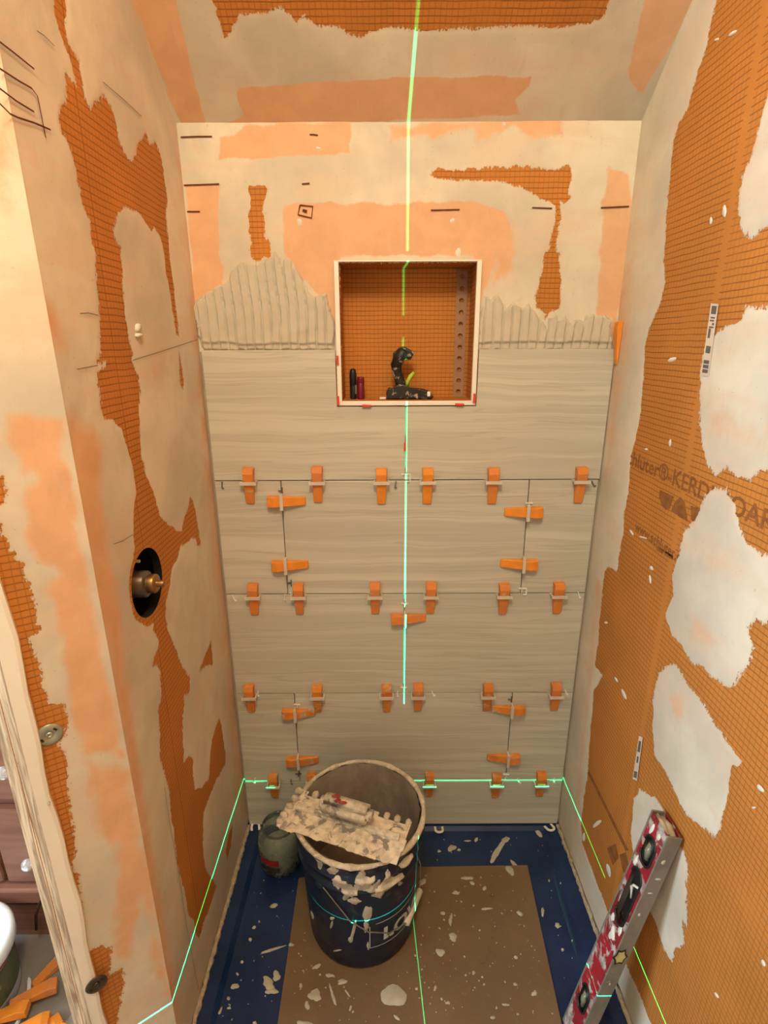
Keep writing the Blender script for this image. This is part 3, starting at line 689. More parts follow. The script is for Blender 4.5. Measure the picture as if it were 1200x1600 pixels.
# raised edge of the tray along the three walls
def ledge(name, prof, p0, p1):
    (ax, ay), (bx, by) = p0, p1; dx, dy = bx - ax, by - ay; L = math.hypot(dx, dy); nx, ny = -dy / L, dx / L
    v = []; f = []
    for (x, y) in (p0, p1):
        for s, z in prof: v.append((x + nx * s, y + ny * s, z))
    m = len(prof)
    for j in range(m - 1): f.append((j, j + 1, m + j + 1, m + j))
    link(name, pydata(name, v, f), MT['pan'], tray)
pr = [(.002, .0), (.002, .012), (.040, .010), (.052, .001), (.06, .0006)]
ledge('tray_edge', pr, (XL, YB), (XL, PY0)); ledge('tray_edge', pr, (XR, PY0), (XR, YB))
ledge('tray_edge', [(.002, .0), (.002, .010), (.018, .010), (.028, .001)], (XR, YB), (XL, YB))
def bead(x, ya, yb, z, r):
    n_ = 90; pts = []; rs = []
    for i in range(n_ + 1):
        t = i / n_; pts.append((x + rng.uniform(-.0012, .0012), ya + (yb - ya) * t, z + rng.uniform(-.001, .001))); rs.append(r * rng.uniform(.7, 1.3))
    link('sealant_bead', tube('sealant_bead', pts, rs, 6), MT['bead'], tray, True)
bead(XL + .007, -.005, PY0, .014, .006); bead(XR - .007, -.005, PY0, .014, .0055)
# ---- room beyond
rb = link('wall_room', pydata('wall_room', [(-3, .29, 0), (-.64, .29, 0), (-.64, .29, 2.70), (-3, .29, 2.70)], [(0, 1, 2, 3)]), MT['paint'])
props(rb, 'plain painted room wall behind the wooden vanity', 'wall', kind='structure')

ze = float(CEIL(np.array([0.]), np.array([CL]))[0][2]); ye = float(CEIL(np.array([0.]), np.array([CL]))[0][1])
cr_ = link('ceiling_room', pydata('ceiling_room', [(-2.3, -2.62, ze), (XR, -2.62, ze), (XR, ye, ze), (-2.3, ye, ze), (XL, ye, ze), (XL, .29, ze), (-2.3, .29, ze), (XL, YC, zceil(YC))], [(0, 1, 2, 4, 3), (3, 4, 5, 6), (4, 7, 5)]), MT['paint'])
props(cr_, 'flat painted room ceiling above the vanity', 'ceiling', kind='structure')
rl_ = link('wall_room_left', pydata('wall_room_left', [(-2.3, -2.62, -.004), (-2.3, .29, -.004), (-2.3, .29, ze), (-2.3, -2.62, ze)], [(0, 1, 2, 3)]), MT['paint'])
props(rl_, 'plain painted room wall facing the printed orange wall', 'wall', kind='structure')
rf_ = link('wall_front', pydata('wall_front', [(-2.3, -2.62, -.004), (XR, -2.62, -.004), (XR, -2.62, ze), (-2.3, -2.62, ze)], [(0, 1, 2, 3)]), MT['paint'])
props(rf_, 'plain painted room wall facing the niche', 'wall', kind='structure')

# ---- printing on the right-hand board (flat, a hair off the board)
def wall_text(txt, size, u, v, sq=1.0):
    vs, f = text_mesh(txt, size); p = RIGHT(u + vs[:, 0] * sq, v + vs[:, 1], .0002); link('board_lettering', pydata('board_lettering', p, f), MT['print'], wr)
    return vs[:, 0].max() * sq
wt = wall_text('Schlüter®-KERDI-BOARD', .043, .108, 1.169, 1.10)
wall_text('www.schluter.com', .030, .205, 1.040, .95)
def shape(pts): link('board_logo', pydata('board_logo', RIGHT(np.array([p[0] for p in pts]), np.array([p[1] for p in pts]), .0002), [list(range(len(pts)))]), MT['print'], wr)
def shapepx(p): P = RIGHT.px(p); shape([tuple(q) for q in P[::-1]])
shapepx([(1031,765),(1053,776),(1047,795),(1041,797),(1034,790),(1030,778)])
shapepx([(1063,776),(1070,784),(1075,815),(1062,808),(1049,797),(1054,785)])
shapepx([(1079,790),(1096,795),(1084,815),(1080,812)])
shapepx([(1026,853),(1036,859),(1036,866),(1026,860)]); shapepx([(1038,860),(1052,868),(1052,875),(1038,867)])   # small illegible line
shapepx([(948,1325),(962,1318),(967,1340),(958,1352)]); shapepx([(968,1335),(978,1332),(984,1358),(974,1364)])
shapepx([(915,1202),(919,1200),(982,1328),(978,1330)])

# ---- marker and pencil lines
def stroke(fr, pts, wpx, parent, mat, name='marker_line', h=.0028):
    P = fr.px(pts); wv = wpx / F_PX * 1.15; v = []; f = []
    for i, p in enumerate(P):
        t = P[min(i + 1, len(P) - 1)] - P[max(i - 1, 0)]; t = t / (np.linalg.norm(t) + 1e-9); nn = np.array([-t[1], t[0]]) * wv / 2
        v += [p + nn, p - nn]
    for i in range(len(P) - 1): f.append((2 * i, 2 * i + 1, 2 * i + 3, 2 * i + 2))
    v = np.array(v); link(name, pydata(name, fr(v[:, 0], v[:, 1], h), f), mat, parent)
for pts in ([(283,215),(310,214),(332,214)], [(288,290),(343,288)], [(293,331),(313,331)], [(484,211),(490,211),(497,212)], [(472,288),(484,287)], [(673,329),(718,328)], [(831,325),(862,326)], [(938,325),(982,323)]):
    stroke(BACK, pts, 1.9, wb, MT['marker'])
stroke(BACK, [(469,321),(489,323),(487,341),(466,336),(469,321)], 2, wb, MT['marker']); stroke(BACK, [(473,329),(480,331)], 4, wb, MT['marker'])
for pts in ([(-6,64),(20,84),(50,108)], [(-6,106),(25,126),(46,138),(55,150),(68,215)], [(-6,137),(22,158),(50,175)], [(-6,160),(12,178),(25,184),(50,192),(76,203)]):
    stroke(FACE if pts[0][0] < -100 else LEFT, pts, 1.6, wl, MT['marker'])
for pts in ([(158,128),(190,155),(219,182)], [(122,490),(135,489),(151,493)], [(175,850),(190,845),(205,835)], [(255,1230),(262,1280),(275,1350),(290,1450),(308,1545)], [(54,48),(66,56),(82,72)], [(118,577),(150,571)], [(205,563),(250,549),(306,531)]):
    stroke(LEFT, pts, 1.0, wl, MT['pencil'], 'hairline_crack')
splash(LEFT, [(213,512,3.5,7,0),(214,524,5,4,0)], wl, MT['chip'], 'mortar_lump', .006)
splash(BACK, [(468,347,5,6,0),(497,232,5,3,0),(707,345,4,5,30),(788,195,5,3,60),(716,395,5,9,0)], wb, MT['chip'])

# ---- product stickers on the right wall
def sticker(quad, bars, th=.0012):
    P = RIGHT.px(quad); o = RIGHT(P[:, 0], P[:, 1], th * 0 + .0022); s = link('product_sticker', pydata('product_sticker', o, [(0, 1, 2, 3)]), MT['paper'], wr)
    A, B, C, D = P
    for (s0, s1, t0, t1) in bars:
        q = lambda s_, t_: (A * (1 - s_) + B * s_) * (1 - t_) + (D * (1 - s_) + C * s_) * t_
        pp = np.array([q(s0, t0), q(s1, t0), q(s1, t1), q(s0, t1)]); link('ink_block', pydata('ink_block', RIGHT(pp[:, 0], pp[:, 1], .0026), [(0, 1, 2, 3)]), MT['inkgrey'], s)
bars = [(.2, .85, .03, .14), (.25, .8, .18, .20), (.2, .75, .22, .24), (.55, .8, .26, .29), (.2, .8, .31, .33), (.2, .5, .34, .47), (.2, .8, .58, .68)] + [(.15, .85, .78 + .065 * i, .83 + .065 * i) for i in range(3)]
sticker([(1113, 474), (1125, 475), (1109, 588), (1097, 586)], bars)
sticker([(1000, 1150), (1006, 1152), (997, 1220), (990, 1217)], [(.2, .8, .1, .35), (.3, .7, .45, .6), (.15, .85, .8, .95)])

# ================================================================== THINGS
# ---- stud at the end of the partition
st = empty('wall_stud', (0, 0, 0)); props(st, 'rough pine stud with a white primed face at the end of the valve wall', 'stud')
A = FACE(np.array([-STUD_S]), np.array([0.]))[0]
def wavy(z): return .0022 * math.sin(z * 14) + .0016 * math.sin(z * 37 + 1)
v, f = [], []; nz = 60; zs = [2.70 * i / nz for i in range(nz + 1)]
for z in zs:
    s0 = -.107 + wavy(z); s1 = -.1295
    for s, h in ((s0, 0.0), (s0 - .001, .009), (s0 - .006, .0115), (s1, .0115), (s1, -.004)):
        v.append(FACE(np.array([s]), np.array([z]), np.array([h]))[0])
for i in range(nz):
    for j in range(4): f.append((5 * i + j, 5 * i + j + 1, 5 * (i + 1) + j + 1, 5 * (i + 1) + j))
link('primed_face', pydata('primed_face', v, f), MT['stud_white'], st)
E0 = FACE(np.array([-.1295]), np.array([0.]), np.array([.0113]))[0]
link('pine_edge', prism('pine_edge', [(E0[0], E0[1]), (E0[0] - .037, E0[1] + .006), (E0[0] - .037, E0[1] + .09), (E0[0] + .01, E0[1] + .09)], 0, 2.70, 'xy', .0008), MT['stud'], st)
for px, py in ((31, 1192), (110, 1496)):
    p = at(px, py, 1, E0[1] + .003); link('nail_hole', lathe('nail_hole', [(0, .0), (.0028, .0004), (.0032, -.002)], 10), MT['cable'], st).matrix_local = Matrix.Translation((p[0], E0[1] + .0025, p[2])) @ Matrix.Rotation(math.pi / 2, 4, 'X')
p = FACE.px([(75, 1247)])[0]; v, f = patch_geo(FACE, np.array([(p[0] + a, p[1] + b_) for a, b_ in blob(rng, .0025, .0018, .4)]), .013); link('chip_mark', pydata('chip_mark', v, f), MT['zinc'], st)
# ---- fastener washers on the splayed end
def washer(px, py, mat, label, r=.018, hh=.0016):
    u, v_ = FACE.px([(px, py)])[0]; o = empty('fastener_washer', tuple(FACE(np.array([u]), np.array([v_]), np.array([hh]))[0])); props(o, label, 'washer')
    o.rotation_euler = Vector(FACE.n).to_track_quat('Z', 'Y').to_euler()
    link('plate', lathe('plate', [(.0, .0004), (.006, .0006), (.008, .0022), (.013, .0022), (r - .001, .0012), (r, .0), (r - .001, -.0012)], 36), mat, o, True)
    link('screw_head', lathe('screw_head', [(0, .0012), (.0016, .0012), (.002, .003), (.0044, .0032), (.0052, .0008)], 18), mat, o, True)
    bm = bmesh.new()
    for a in (40, 205):
        m4 = Matrix.Rotation(math.radians(a), 4, 'Z') @ Matrix.Translation((.0112, 0, .0024)); r_ = bmesh.ops.create_cube(bm, size=1); bmesh.ops.scale(bm, vec=(.003, .006, .0006), verts=r_['verts']); bmesh.ops.transform(bm, matrix=m4, verts=r_['verts'])
    link('slot_mark', bm_mesh('slot_mark', bm), MT['cable'], o)
washer(77, 1147, MT['zinc'], 'grey-green zinc fastener washer screwed into orange mesh beside the stud')
washer(149, 1527, MT['bronze'], 'dark shiny steel fastener washer low down overlapping the white stud face', .0175, .0135)
# ---- shower valve in its hole
vv = empty('shower_valve', (XL - .04, VALVE[0], VALVE[1])); props(vv, 'dark shower mixer valve set inside a round hole in the valve wall', 'shower valve')
ry = Matrix.Rotation(math.pi / 2, 4, 'Y')
def onv(name, prof, mat, m=Matrix.Identity(4), n=28):
    o = link(name, lathe(name, prof, n), mat, vv, True); o.matrix_local = m @ ry; return o
onv('cartridge_sleeve', [(.0, .040), (.021, .040), (.0245, .037), (.0245, .012), (.028, .010), (.028, -.012), (.031, -.014), (.031, -.03)], MT['valve'], Matrix.Translation((0, .002, -.004)))
onv('stem_collar', [(.0, .044), (.016, .044), (.0175, .041), (.0175, .030)], MT['brass'], Matrix.Translation((.010, .004, -.004)))
onv('stem', [(.0, .055), (.0052, .055), (.006, .053), (.006, .04)], MT['brass'], Matrix.Translation((.013, .004, -.004)))
link('valve_body', boxmesh('valve_body', (-.045, -.012, -.033, .033, -.030, .030), .008), MT['valve'], vv)
link('lower_pipe', tube('lower_pipe', [(-.02, .0, -.02), (-.02, .0, -.075)], .011, 14), MT['valve'], vv, True)
link('upper_pipe', tube('upper_pipe', [(-.02, .0, .02), (-.02, .0, .075)], .011, 14), MT['valve'], vv, True)
for z in (.030, -.030):
    link('retaining_bracket', boxmesh('retaining_bracket', (-.012, .008, -.022, .026, z - .004, z + .004), .001), MT['valve'], vv)
link('mounting_screw', tube('mounting_screw', [(.0, .027, .030), (.018, .027, .030)], .003, 10), MT['alu'], vv, True)
ringp = [(XL - .012 + .0135, VALVE[0] + (VR - .0005) * math.cos(t), VALVE[1] + (VR - .0005) * math.sin(t)) for t in np.linspace(0, 2 * math.pi, 49)]
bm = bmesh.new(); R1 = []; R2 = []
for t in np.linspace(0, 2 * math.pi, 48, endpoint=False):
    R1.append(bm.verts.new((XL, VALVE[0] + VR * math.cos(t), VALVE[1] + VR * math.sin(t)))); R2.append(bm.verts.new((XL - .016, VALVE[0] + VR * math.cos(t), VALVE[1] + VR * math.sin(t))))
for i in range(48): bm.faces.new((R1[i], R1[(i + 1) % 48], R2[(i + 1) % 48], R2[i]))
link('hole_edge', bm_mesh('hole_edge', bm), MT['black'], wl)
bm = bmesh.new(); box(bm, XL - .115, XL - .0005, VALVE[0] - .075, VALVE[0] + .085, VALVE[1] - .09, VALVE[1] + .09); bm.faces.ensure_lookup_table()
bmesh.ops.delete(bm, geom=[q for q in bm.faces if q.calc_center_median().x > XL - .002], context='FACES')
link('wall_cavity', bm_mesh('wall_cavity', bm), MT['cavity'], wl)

# ---- wedges and clips
def wedge_mesh():
    prof = [(-.059, .0008), (-.057, .0055), (.020, .0225), (.0345, .0185), (.0345, .0008)]   # (length, thickness)
    bm = bmesh.new(); rows = []
    for z, y in prof:
        wdt = .0132 - .0030 * (.0345 - z) / .0935
        rows.append((bm.verts.new((-wdt, -y, z)), bm.verts.new((wdt, -y, z))))
    n = len(rows)
    for i in range(n): a, b_ = rows[i], rows[(i + 1) % n]; bm.faces.new((a[0], a[1], b_[1], b_[0]))
    bm.faces.new([r[0] for r in rows][::-1]); bm.faces.new([r[1] for r in rows])
    bmesh.ops.bevel(bm, geom=bm.edges[:], offset=.0009, segments=1, affect='EDGES'); return bm_mesh('leveling_wedge', bm)
def clip_mesh():
    bm = bmesh.new()
    for d in ((-.0200, .0200, -.0232, -.0198, -.0062, .0018), (-.0190, -.0160, -.0225, .006, -.0036, .0010), (.0160, .0190, -.0225, .006, -.0036, .0010), (-.0185, .0185, -.0010, .0075, -.0007, .0007)): box(bm, *d)
    return bm_mesh('leveling_clip', bm)
WM = {k: wedge_mesh() for k in ('wedge', 'wedge_used', 'wedge_dull')}
for k, m_ in WM.items(): m_.materials.append(MT[k])
CM = clip_mesh(); CM.materials.append(MT['clip'])
ORD = ['first', 'second', 'third', 'fourth', 'fifth', 'sixth', 'seventh']
def wedge(x, z, rot, kind, lab, clab, tilt=0.0, slide=0.0):
    M_ = Matrix.Translation((x, -.0002, z)) @ Matrix.Rotation(math.radians(rot), 4, 'Y')
    o = bpy.data.objects.new('leveling_wedge', WM[kind]); COL.objects.link(o); o.matrix_world = M_ @ Matrix.Rotation(math.radians(tilt), 4, 'Y') @ Matrix.Translation((0, 0, slide))
    props(o, lab, 'wedge', 'orange wedges on the tile joints')
    c = bpy.data.objects.new('leveling_clip', CM); COL.objects.link(c); c.matrix_world = M_
    props(c, clab, 'clip', 'pale clips on the tile joints')
rows = [('top', z1_, 752, [(389, 'wedge_used', 2), (496, 'wedge_used', 1), (596, 'wedge', 0), (668, 'wedge', 0), (770, 'wedge_used', -1), (907, 'wedge_used', -1)]),
        ('second', z2, 930, [(396, 'wedge_used', 2), (467, 'wedge_used', 1), (586, 'wedge_used', 0), (673, 'wedge_used', 0), (787, 'wedge_used', -1), (872, 'wedge_used', -2)]),
        ('third', z3, 1083, [(390, 'wedge_dull', 1), (496, 'wedge_dull', 1), (604, 'wedge_dull', 0), (653, 'wedge_used', 0), (762, 'wedge_dull', -1), (868, 'wedge_used', -2)]),
        ('lowest', z4, 1213, [(427, 'wedge_dull', 1), (487, 'wedge_dull', 0), (671, 'wedge_dull', 0), (776, 'wedge_dull', -1), (846, 'wedge_dull', -1)])]
for nm_, z, py, L_ in rows:
    for i, (px, kind, tl) in enumerate(L_):
        x = at(px, py, 1, -.008)[0]
        wedge(x, z, 0, kind, f'{ORD[i]} upright orange wedge from the valve wall in the {nm_} horizontal tile joint', f'pale clip gripping the {ORD[i]} upright wedge from the valve wall, {nm_} horizontal joint', tl, rng.uniform(-.003, .003))
hz = [(440, 783, -90, 'wedge', 'upper level wedge across the valve-side upright joint below the top row'), (447, 883, -90, 'wedge', 'lower level wedge across the valve-side upright joint below the top row'),
      (825, 800, 90, 'wedge', 'upper level wedge across the printed-wall-side upright joint below the top row'), (819, 881, 90, 'wedge', 'lower level wedge across the printed-wall-side upright joint below the top row'),
      (631, 966, -90, 'wedge_used', 'level wedge across the middle upright joint lit by the laser'),
      (464, 1114, -90, 'wedge_dull', 'upper level wedge across the valve-side upright joint above the bucket'), (467, 1188, -90, 'wedge_dull', 'lower level wedge across the valve-side upright joint above the bucket'),
      (799, 1108, 90, 'wedge_dull', 'upper level wedge across the printed-wall-side upright joint above the laser line'), (797, 1184, 90, 'wedge_dull', 'lower level wedge across the printed-wall-side upright joint above the laser line')]
for px, py, r_, kind, lab in hz:
    p = at(px, py, 1, -.006); xj = min((-.30625, 0, .30625), key=lambda q: abs(q - p[0]))
    wedge(xj, p[2], r_, kind, 'orange ' + lab, 'pale clip holding the ' + lab.replace('wedge across', 'wedge on'), rng.uniform(-1.5, 1.5), rng.uniform(-.002, .002))

# ---- little tile spacers
def spacer_mesh(kind):
    bm = bmesh.new()
    if kind == 'T': box(bm, -.009, .009, -.004, .002, -.0011, .0011); box(bm, -.0011, .0011, -.004, .002, -.0095, .0011)
    if kind == 'cross': box(bm, -.009, .009, -.004, .002, -.0011, .0011); box(bm, -.0011, .0011, -.004, .002, -.009, .009)
    if kind == 'hook': box(bm, -.0011, .0011, -.004, .002, -.009, .007); box(bm, -.001, .0045, -.004, .0, -.0105, -.0085)
    if kind == 'frame': box(bm, -.012, .010, -.004, .002, .0035, .0060); box(bm, .0078, .0102, -.004, .001, -.014, .0060); box(bm, .001, .0102, -.004, .0005, -.014, -.0118); box(bm, -.0045, -.0022, -.004, .002, -.007, .0060)
    return bm_mesh('tile_spacer', bm)
SPM = {}
for kind, px, py, r_, col, lab in [
    ('T', 441, 767, 90, 'dark', 'grey T spacer near the valve-side upright joint just below the top joint'), ('frame', 635, 744, 0, 'white', 'large white frame-shaped spacer where the middle upright joint meets the top joint'),
    ('hook', 618, 756, 10, 'dark', 'small dark hook spacer just beside the large white frame-shaped spacer'), ('T', 827, 786, 0, 'white', 'white T spacer above the upper level wedge in the printed-wall-side joint'),
    ('hook', 926, 755, -30, 'dark', 'dark hook spacer poking out at the printed-wall end of the top joint'), ('hook', 347, 757, 5, 'dark', 'dark hook spacer poking out at the valve-wall end of the top joint'),
    ('hook', 365, 934, -20, 'white', 'white hook spacer at the valve-wall end of the second joint'), ('hook', 445, 932, 8, 'white', 'white hook spacer beside the second wedge, second joint, valve-wall side of the pair'),
    ('hook', 455, 929, -8, 'white', 'white hook spacer touching the second wedge of the second joint'), ('T', 455, 911, 90, 'dark', 'grey T spacer low in the valve-side upright joint above the second joint'),
    ('T', 632, 943, 0, 'white', 'white T spacer above the laser-lit level wedge'), ('frame', 817, 922, 0, 'white', 'white frame-shaped spacer at the foot of the printed-wall-side upright joint'),
    ('hook', 904, 929, -15, 'white', 'white hook spacer at the printed-wall end of the second joint'), ('hook', 403, 1083, 5, 'white', 'white hook spacer beside the first wedge of the third joint'),
    ('T', 464, 1101, 0, 'white', 'white T spacer over the upper level wedge above the bucket'), ('T', 631, 1074, 0, 'white', 'white T spacer where the vertical laser line ends'),
    ('hook', 621, 1083, 5, 'white', 'white hook spacer just beside the end of the vertical laser line'), ('hook', 676, 1083, -25, 'white', 'white slanted hook spacer beside the fourth wedge of the third joint'),
    ('hook', 884, 1081, -20, 'white', 'white hook spacer at the printed-wall end of the third joint'), ('T', 799, 1093, 90, 'dark', 'grey T spacer over the upper level wedge on the printed-wall side'),
    ('hook', 398, 1219, 12, 'white', 'laser-lit hook spacer at the valve-wall end of the lowest joint'), ('hook', 455, 1221, 0, 'dark', 'dark hook spacer in the lowest joint behind the bucket rim'),
    ('T', 791, 1210, 0, 'white', 'white T spacer at the foot of the printed-wall-side joint on the laser line'), ('hook', 810, 1220, -25, 'white', 'laser-lit hook spacer between the last two wedges of the lowest joint'),
    ('hook', 866, 1219, 10, 'white', 'laser-lit hook spacer at the printed-wall end of the lowest joint'), ('T', 466, 1209, 0, 'dark', 'grey T spacer under the lower level wedge above the bucket')]:
    if (kind, col) not in SPM: SPM[kind, col] = spacer_mesh(kind); SPM[kind, col].materials.append(MT['spacer_' + col])
    p = at(px, py, 1, -.002); o = bpy.data.objects.new('tile_spacer', SPM[kind, col]); COL.objects.link(o)
    o.matrix_world = Matrix.Translation((p[0], -.0005, p[2])) @ Matrix.Rotation(math.radians(r_), 4, 'Y'); props(o, lab, 'spacer', 'small spacers in the tile joints')
# red wedge spacers round the niche and in the middle joint
def red_spacer(px, py, r_, lab):
    bm = bmesh.new(); vs, _ = box(bm, -.0028, .0028, -.007, .004, -.0105, .0105)
    for q in vs:
        if q.co.z > 0: q.co.x *= .8
    bmesh.ops.bevel(bm, geom=bm.edges[:], offset=.0006, segments=1, affect='EDGES')
    p = at(px, py, 1, -.004); o = link('red_spacer', bm_mesh('red_spacer', bm), MT['spacer_red']); o.matrix_world = Matrix.Translation((p[0], -.001, p[2])) @ Matrix.Rotation(math.radians(r_), 4, 'Y')
    props(o, lab, 'spacer', 'red spacers round the niche')
red_spacer(527.5, 563, 0, 'red wedge spacer high on the valve-wall side of the niche frame'); red_spacer(528.5, 626, 0, 'red wedge spacer at the lower niche corner towards the valve wall')
red_spacer(573, 634, 90, 'red wedge spacer under the niche frame below the two markers'); red_spacer(718, 632, 90, 'red wedge spacer under the niche frame below the punched strip')
red_spacer(741, 622, 0, 'red wedge spacer beside the lower niche corner towards the printed wall'); red_spacer(633, 698, 0, 'single red wedge spacer in the middle upright joint under the niche')
# orange wedge stuck beside the top of the right-hand tile
p = at(965, 535, 1, 0); o = bpy.data.objects.new('leveling_wedge', WM['wedge']); COL.objects.link(o)
o.matrix_world = Matrix.Translation((.4805, -.012, p[2] + .01)) @ Matrix.Rotation(math.radians(-90), 4, 'Z') @ Matrix.Scale(.55, 4, (0, 1, 0)) @ Matrix.Scale(.75, 4, (1, 0, 0))
props(o, 'orange wedge pushed into the corner gap beside the top row of tile', 'wedge')

# ---- things in the niche
def cap(name, prof, loc, mat, parent, n=24): o = link(name, lathe(name, prof, n), mat, parent, True); o.location = loc; return o
pm = empty('marker_pen', (-.126, .052, NI['z0'])); props(pm, 'black marker pen standing in the niche', 'marker')
cap('barrel', [(0, 0), (.0072, 0), (.0076, .002), (.0076, .034), (.0066, .036)], (0, 0, 0), MT['black'], pm)
cap('cap', [(.0078, .032), (.0086, .033), (.0084, .060), (.0070, .068), (.0035, .0715), (0, .072)], (0, 0, 0), MT['black'], pm)
link('pocket_clip', boxmesh('pocket_clip', (.0045, .0085, -.0105, -.0075, .012, .034), .0008), MT['spacer_dark'], pm)
pn = empty('marker_pen', (-.1075, .047, NI['z0'])); props(pn, 'shorter dark magenta marker standing beside the black marker in the niche', 'marker')
cap('barrel', [(0, 0), (.0082, 0), (.0086, .002), (.0088, .040), (.0080, .041)], (0, 0, 0), MT['magenta'], pn)
cap('cap', [(.0086, .038), (.0094, .039), (.0088, .050), (.0078, .0525), (0, .053)], (0, 0, 0), MT['magenta'], pn)
tb = empty('tile_tool', (0, .045, NI['z0'])); props(tb, 'black mortar-spotted hand tool with upright handle and lime lever in the niche', 'hand tool')
z0 = NI['z0']
hp = [(-.008, 0, .020), (-.012, 0, .040), (-.019, 0, .062), (-.022, -.002, .080), (-.016, -.003, .098), (-.004, -.003, .108), (.002, -.003, .112)]
link('handle', tube('handle', hp, [.0135, .0120, .0118, .0138, .0165, .0165, .010], 14), MT['black_crust'], tb, True)
link('handle_head', boxmesh('handle_head', (-.014, .018, -.013, .009, .084, .106), .005, 2), MT['black_crust'], tb).matrix_local = Matrix.Translation((-.044, 0, .024)) @ Matrix.Rotation(math.radians(28), 4, 'Y')
link('base_foot', prism('base_foot', [(-.045, .001), (.062, .001), (.068, .006), (.060, .018), (.040, .024), (.010, .026), (-.006, .036), (-.022, .034), (-.030, .024), (-.040, .026), (-.046, .016)], -.018, .020, 'xz', .003), MT['black_crust'], tb)
link('foot_tip', boxmesh('foot_tip', (.052, .060, -.0195, -.010, .007, .019), .002), MT['spacer_white'], tb)
link('trigger_lever', tube('trigger_lever', [(.004, -.004, .030), (.006, -.006, .042), (.012, -.007, .054), (.021, -.007, .063)], [.005, .0052, .0052, .0035], 10), MT['lime'], tb, True)
link('chip_shim', boxmesh('chip_shim', (-.062, -.047, -.010, .0, .0005, .005), .001), MT['spacer_white'], tb)

# ---- brown protection board on the tray
cb = empty('protection_board', (.03, -.35, .0)); props(cb, 'brown protective floor board lying on the blue tray under the bucket', 'floor board')
pp = [tuple(at(x, y, 2, .003)[:2]) for x, y in ((467, 1372), (640, 1355), (824, 1352), (880, 1612), (432, 1612))]
cbm = link('sheet', prism('sheet', pp, .0012, .0038, 'xy'), MT['card'], cb); cbm.matrix_parent_inverse = Matrix.Translation((-.03, .35, 0))
CARD = Frame((0, 0, .0038), (1, 0, 0), (0, 1, 0)); PAN = Frame((0, 0, .0006), (1, 0, 0), (0, 1, 0)); EDG = Frame((0, 0, .0105), (1, 0, 0), (0, 1, 0))
def splats(fr, pts, parent, mat, name='mortar_splat', th=.0015):
    inv = parent.matrix_world.inverted() if parent.type == 'EMPTY' else Matrix.Identity(4)
    for x, y, a, b_, g in pts:
        P = fr.px([(x + q[0], y + q[1]) for q in blob(rng, a * .82, b_ * .82, math.radians(g), 18, .62)])[::-1]
        v, f = patch_geo(fr, P, th); o = link(name, pydata(name, v, f), mat, parent, True); o.matrix_parent_inverse = inv
bpy.context.view_layer.update()
splats(CARD, [(615,1556,27,20,10),(492,1555,12,12,30),(520,1555,3,22,-18),(478,1600,16,6,20),(495,1510,10,3.5,-40),(515,1524,8,4,20),(535,1534,12,4,-10),(480,1571,5,8,0),(543,1552,2,9,-35),(704,1437,4,10,0),(708,1464,7,9,-20),(688,1488,7,9,-40),(812,1427,3,9,-50),(797,1360,6,11,-30),(738,1380,5,3,30),(757,1388,3,5,0),(835,1552,5,6,0),(805,1538,4,3,0),(700,1567,5,3,0),(680,1544,3,5,15),(790,1570,7,2.5,10),(740,1520,3,4,0),(692,1427,4,4,0),(712,1395,6,4,0),(760,1420,12,2,-5),(651,1545,3,3,0),(455,1476,6,3,-20),(470,1540,3,5,0),(620,1590,8,3,40),(548,1575,3,5,20),(770,1590,4,4,0),(660,1378,6,7,0),(730,1372,10,4,0),(806,1496,4,3,0)], cb, MT['splat'])
splats(PAN, [(420,1538,10,16,-30),(432,1525,8,9,40),(425,1549,11,6,10),(390,1332,14,5,20),(428,1415,8,4,0),(425,1484,24,2.6,-18),(397,1449,4,3,0),(391,1468,3,4,0),(378,1503,3,3,0),(371,1522,3,2.5,0),(367,1541,6,7,30),(357,1560,3,4,0),(358,1575,3,3,0),(706,1325,8,6,0),(686,1330,4,2,0),(717,1328,3,3,0),(731,1314,6,1.6,0),(744,1312,3,5,30),(778,1329,6,26,28),(790,1312,8,5,0),(848,1425,3,9,0),(871,1446,5,5,0),(876,1380,2,2,0),(879,1484,3,3,0),(898,1415,2.5,4,0),(894,1470,2,2,0),(858,1376,2,2,0),(842,1302,10,4,50),(805,1352,4,12,-35),(398,1600,4,6,0),(405,1440,2,2,0),(344,1580,3,7,20)], tray, MT['splat'])
splats(PAN, [(885,1435,3.5,82,-16.5)], tray, MT['rim'], 'scuff_mark', .0006)
rs_ = random.Random(11); V_, F_ = [], []
for k in range(240):
    u, v = rs_.uniform(-.27, .32), rs_.uniform(-.57, -.15); a = rs_.choice([.0012, .0016, .002, .003])
    if math.hypot(u + .113, v + .2635) < .15: continue
    q = np.array([(u + x, v + y) for x, y in blob(rs_, a, a * rs_.uniform(.5, 1), rs_.uniform(0, 3.1), 7, .3)]); vv_, ff_ = patch_geo(CARD, q, .0008); F_ += [tuple(i + len(V_) for i in t) for t in ff_]; V_ += list(vv_)
o = link('mortar_specks', pydata('mortar_specks', V_, F_), MT['splat'], cb); o.matrix_parent_inverse = cb.matrix_world.inverted(); props(o, kind='stuff')
V_, F_ = [], []
for k in range(70):
    if rs_.random() < .4: u, v = rs_.uniform(-.42, -.30), rs_.uniform(-.57, -.03)
    elif rs_.random() < .5: u, v = rs_.uniform(.34, .43), rs_.uniform(-.57, -.03)
    else: u, v = rs_.uniform(-.1, .43), rs_.uniform(-.12, -.03)
    a = rs_.choice([.0010, .0014, .002]); q = np.array([(u + x, v + y) for x, y in blob(rs_, a, a * rs_.uniform(.5, 1), rs_.uniform(0, 3.1), 7, .3)]); vv_, ff_ = patch_geo(PAN, q, .0008); F_ += [tuple(i + len(V_) for i in t) for t in ff_]; V_ += list(vv_)
props(link('mortar_specks', pydata('mortar_specks', V_, F_), MT['splat'], tray), kind='stuff')
